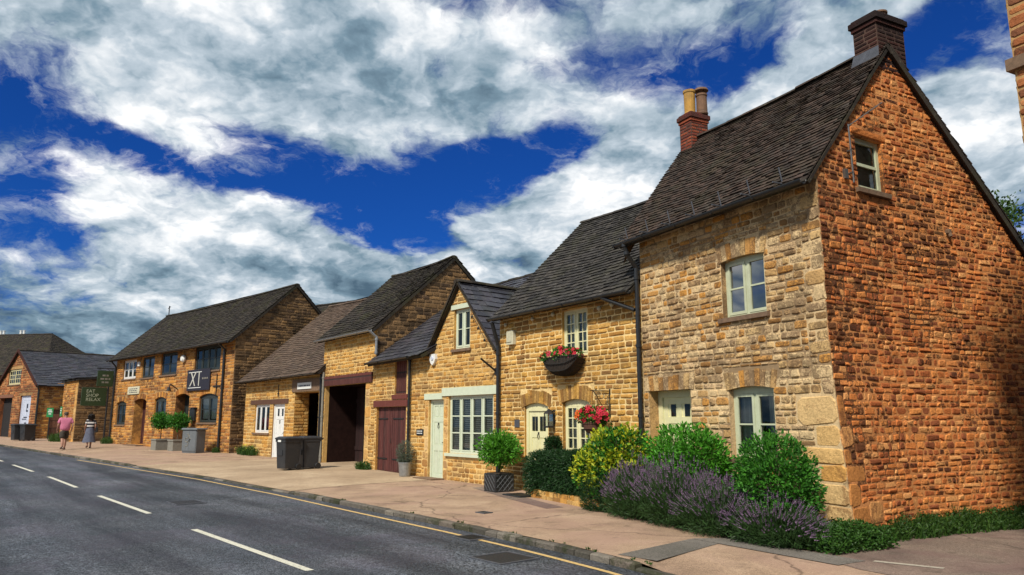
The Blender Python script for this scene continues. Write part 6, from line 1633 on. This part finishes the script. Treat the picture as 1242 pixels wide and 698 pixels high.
for (a, e, ra, re, rot, wt) in BL:
    c, s = math.cos(R(rot)), math.sin(R(rot))
    da = math_(nt, 'SUBTRACT', azw, a); de = math_(nt, 'SUBTRACT', elw, e)
    p = math_(nt, 'MULTIPLY_ADD', da, c/ra, math_(nt, 'MULTIPLY', de, s/ra)); q = math_(nt, 'MULTIPLY_ADD', da, -s/re, math_(nt, 'MULTIPLY', de, c/re))
    d2 = math_(nt, 'MULTIPLY_ADD', p, p, math_(nt, 'MULTIPLY', q, q))
    g_ = math_(nt, 'MULTIPLY', math_(nt, 'EXPONENT', math_(nt, 'MULTIPLY', d2, -.8)), wt)
    acc = g_ if acc is None else math_(nt, 'ADD', acc, g_)
# broken cloud elsewhere in the sky
far = N(nt, 'ShaderNodeMapRange', interpolation_type='SMOOTHSTEP'); L(nt, math_(nt, 'ABSOLUTE', az), far.inputs[0]); far.inputs[1].default_value = 36; far.inputs[2].default_value = 50; far.inputs[4].default_value = .45
hi_ = N(nt, 'ShaderNodeMapRange', interpolation_type='SMOOTHSTEP'); L(nt, el, hi_.inputs[0]); hi_.inputs[1].default_value = 30; hi_.inputs[2].default_value = 40; hi_.inputs[4].default_value = .45
acc = math_(nt, 'ADD', acc, math_(nt, 'MAXIMUM', far.outputs[0], hi_.outputs[0]))
def puff(vec, scale, det=3.):
    v = N(nt, 'ShaderNodeTexVoronoi', feature='F1'); v.inputs['Scale'].default_value = scale; v.inputs['Detail'].default_value = det
    v.inputs['Roughness'].default_value = .62; v.inputs['Lacunarity'].default_value = 2.3; v.normalize = True
    L(nt, vec, v.inputs['Vector']); return math_(nt, 'SUBTRACT', 1, v.outputs['Distance'])
wn = N(nt, 'ShaderNodeTexNoise'); wn.inputs['Scale'].default_value = 3.0; wn.inputs['Detail'].default_value = 6; wn.inputs['Roughness'].default_value = .6; L(nt, cv.outputs[0], wn.inputs['Vector'])
wo = N(nt, 'ShaderNodeVectorMath', operation='MULTIPLY_ADD'); L(nt, wn.outputs['Color'], wo.inputs[0]); wo.inputs[1].default_value = (.30,.30,0); L(nt, cv.outputs[0], wo.inputs[2])
wo2 = N(nt, 'ShaderNodeVectorMath', operation='ADD'); L(nt, wo.outputs[0], wo2.inputs[0]); wo2.inputs[1].default_value = (.035, -.055, 0)
pf1 = puff(wo.outputs[0], 4.5); pf2 = puff(wo2.outputs[0], 4.5)
fbh = noise_(nt, wo.outputs[0], 9., 8, .68, .2)
dens = math_(nt, 'ADD', math_(nt, 'MULTIPLY', acc, .80), math_(nt, 'MULTIPLY', math_(nt, 'SUBTRACT', fb, .5), 1.5))
dens = math_(nt, 'ADD', dens, math_(nt, 'MULTIPLY', math_(nt, 'SUBTRACT', pf1, .70), 1.15))
dens = math_(nt, 'ADD', dens, math_(nt, 'MULTIPLY', math_(nt, 'SUBTRACT', fbh, .5), 1.15))
cm = N(nt, 'ShaderNodeMapRange', interpolation_type='SMOOTHSTEP'); L(nt, dens, cm.inputs[0]); cm.inputs[1].default_value = -.10; cm.inputs[2].default_value = .50
# cloud shading: thick undersides grey blue, sunlit heads white
cv2 = N(nt, 'ShaderNodeVectorMath', operation='ADD'); L(nt, cv.outputs[0], cv2.inputs[0]); cv2.inputs[1].default_value = (.05, -.08, .0)
fb4 = noise_(nt, cv2.outputs[0], 2.3, 9, .56, .3)
lit = math_(nt, 'ADD', math_(nt, 'MULTIPLY', math_(nt, 'SUBTRACT', fb4, fb), 1.6), math_(nt, 'MULTIPLY', math_(nt, 'SUBTRACT', pf2, pf1), 1.5))
big = noise_(nt, cv.outputs[0], 1.9, 6, .58)
sh = math_(nt, 'ADD', math_(nt, 'MULTIPLY', lit, -1.), math_(nt, 'MULTIPLY_ADD', big, 2.3, -.58))
sh = math_(nt, 'ADD', sh, math_(nt, 'MULTIPLY', math_(nt, 'SUBTRACT', fbh, .5), .5))
gb = N(nt, 'ShaderNodeMapRange', interpolation_type='SMOOTHSTEP'); L(nt, el, gb.inputs[0]); gb.inputs[1].default_value = 13; gb.inputs[2].default_value = 6; gb.inputs[4].default_value = .30
sh = math_(nt, 'SUBTRACT', sh, gb.outputs[0])
thin = N(nt, 'ShaderNodeMapRange', interpolation_type='SMOOTHSTEP'); L(nt, math_(nt, 'ADD', fbh, math_(nt, 'MULTIPLY', dens, .22)), thin.inputs[0]); thin.inputs[1].default_value = .40; thin.inputs[2].default_value = .72; thin.inputs[4].default_value = .55
cmo = math_(nt, 'MAXIMUM', cm.outputs[0], thin.outputs[0])
cc = ramp(nt, sh, [(.04, (.075,.13,.185)), (.32, (.19,.285,.36)), (.60, (.48,.56,.63)), (.95, (1.0,1.0,1.0))])
CL = 6.8
cs = N(nt, 'ShaderNodeVectorMath', operation='SCALE'); L(nt, cc, cs.inputs[0]); cs.inputs['Scale'].default_value = CL
tint = mixc(nt, sky.outputs[0], (.034,.165,.47), 1., 'MULTIPLY')
col = mixc(nt, tint, cs.outputs[0], cmo)
L(nt, col, bg.inputs[0]); bg.inputs[1].default_value = .1

sl = bpy.data.lights.new('sun', 'SUN'); sl.energy = 3.0; sl.angle = R(6); sl.color = (1., .93, .82)
so = bpy.data.objects.new('sun', sl); COL.objects.link(so)
dirv = Vector((math.sin(SUN_AZ)*math.cos(SUN_EL), math.cos(SUN_AZ)*math.cos(SUN_EL), math.sin(SUN_EL)))
so.rotation_euler = dirv.to_track_quat('Z', 'Y').to_euler()

cam = bpy.data.cameras.new('camera'); cam.sensor_width = 36; cam.lens = 900/1242*36; cam.clip_end = 3000; cam.clip_start = .05
co_ = bpy.data.objects.new('camera', cam); COL.objects.link(co_); co_.location = (0, 0, 1.6)
co_.rotation_euler = (R(90)+math.atan(160/900), 0, 0); sc.camera = co_
sc.render.resolution_x = 1024; sc.render.resolution_y = 575
sc.view_settings.view_transform = 'Standard'; sc.view_settings.look = 'None'; sc.view_settings.exposure = .72; sc.view_settings.gamma = 1
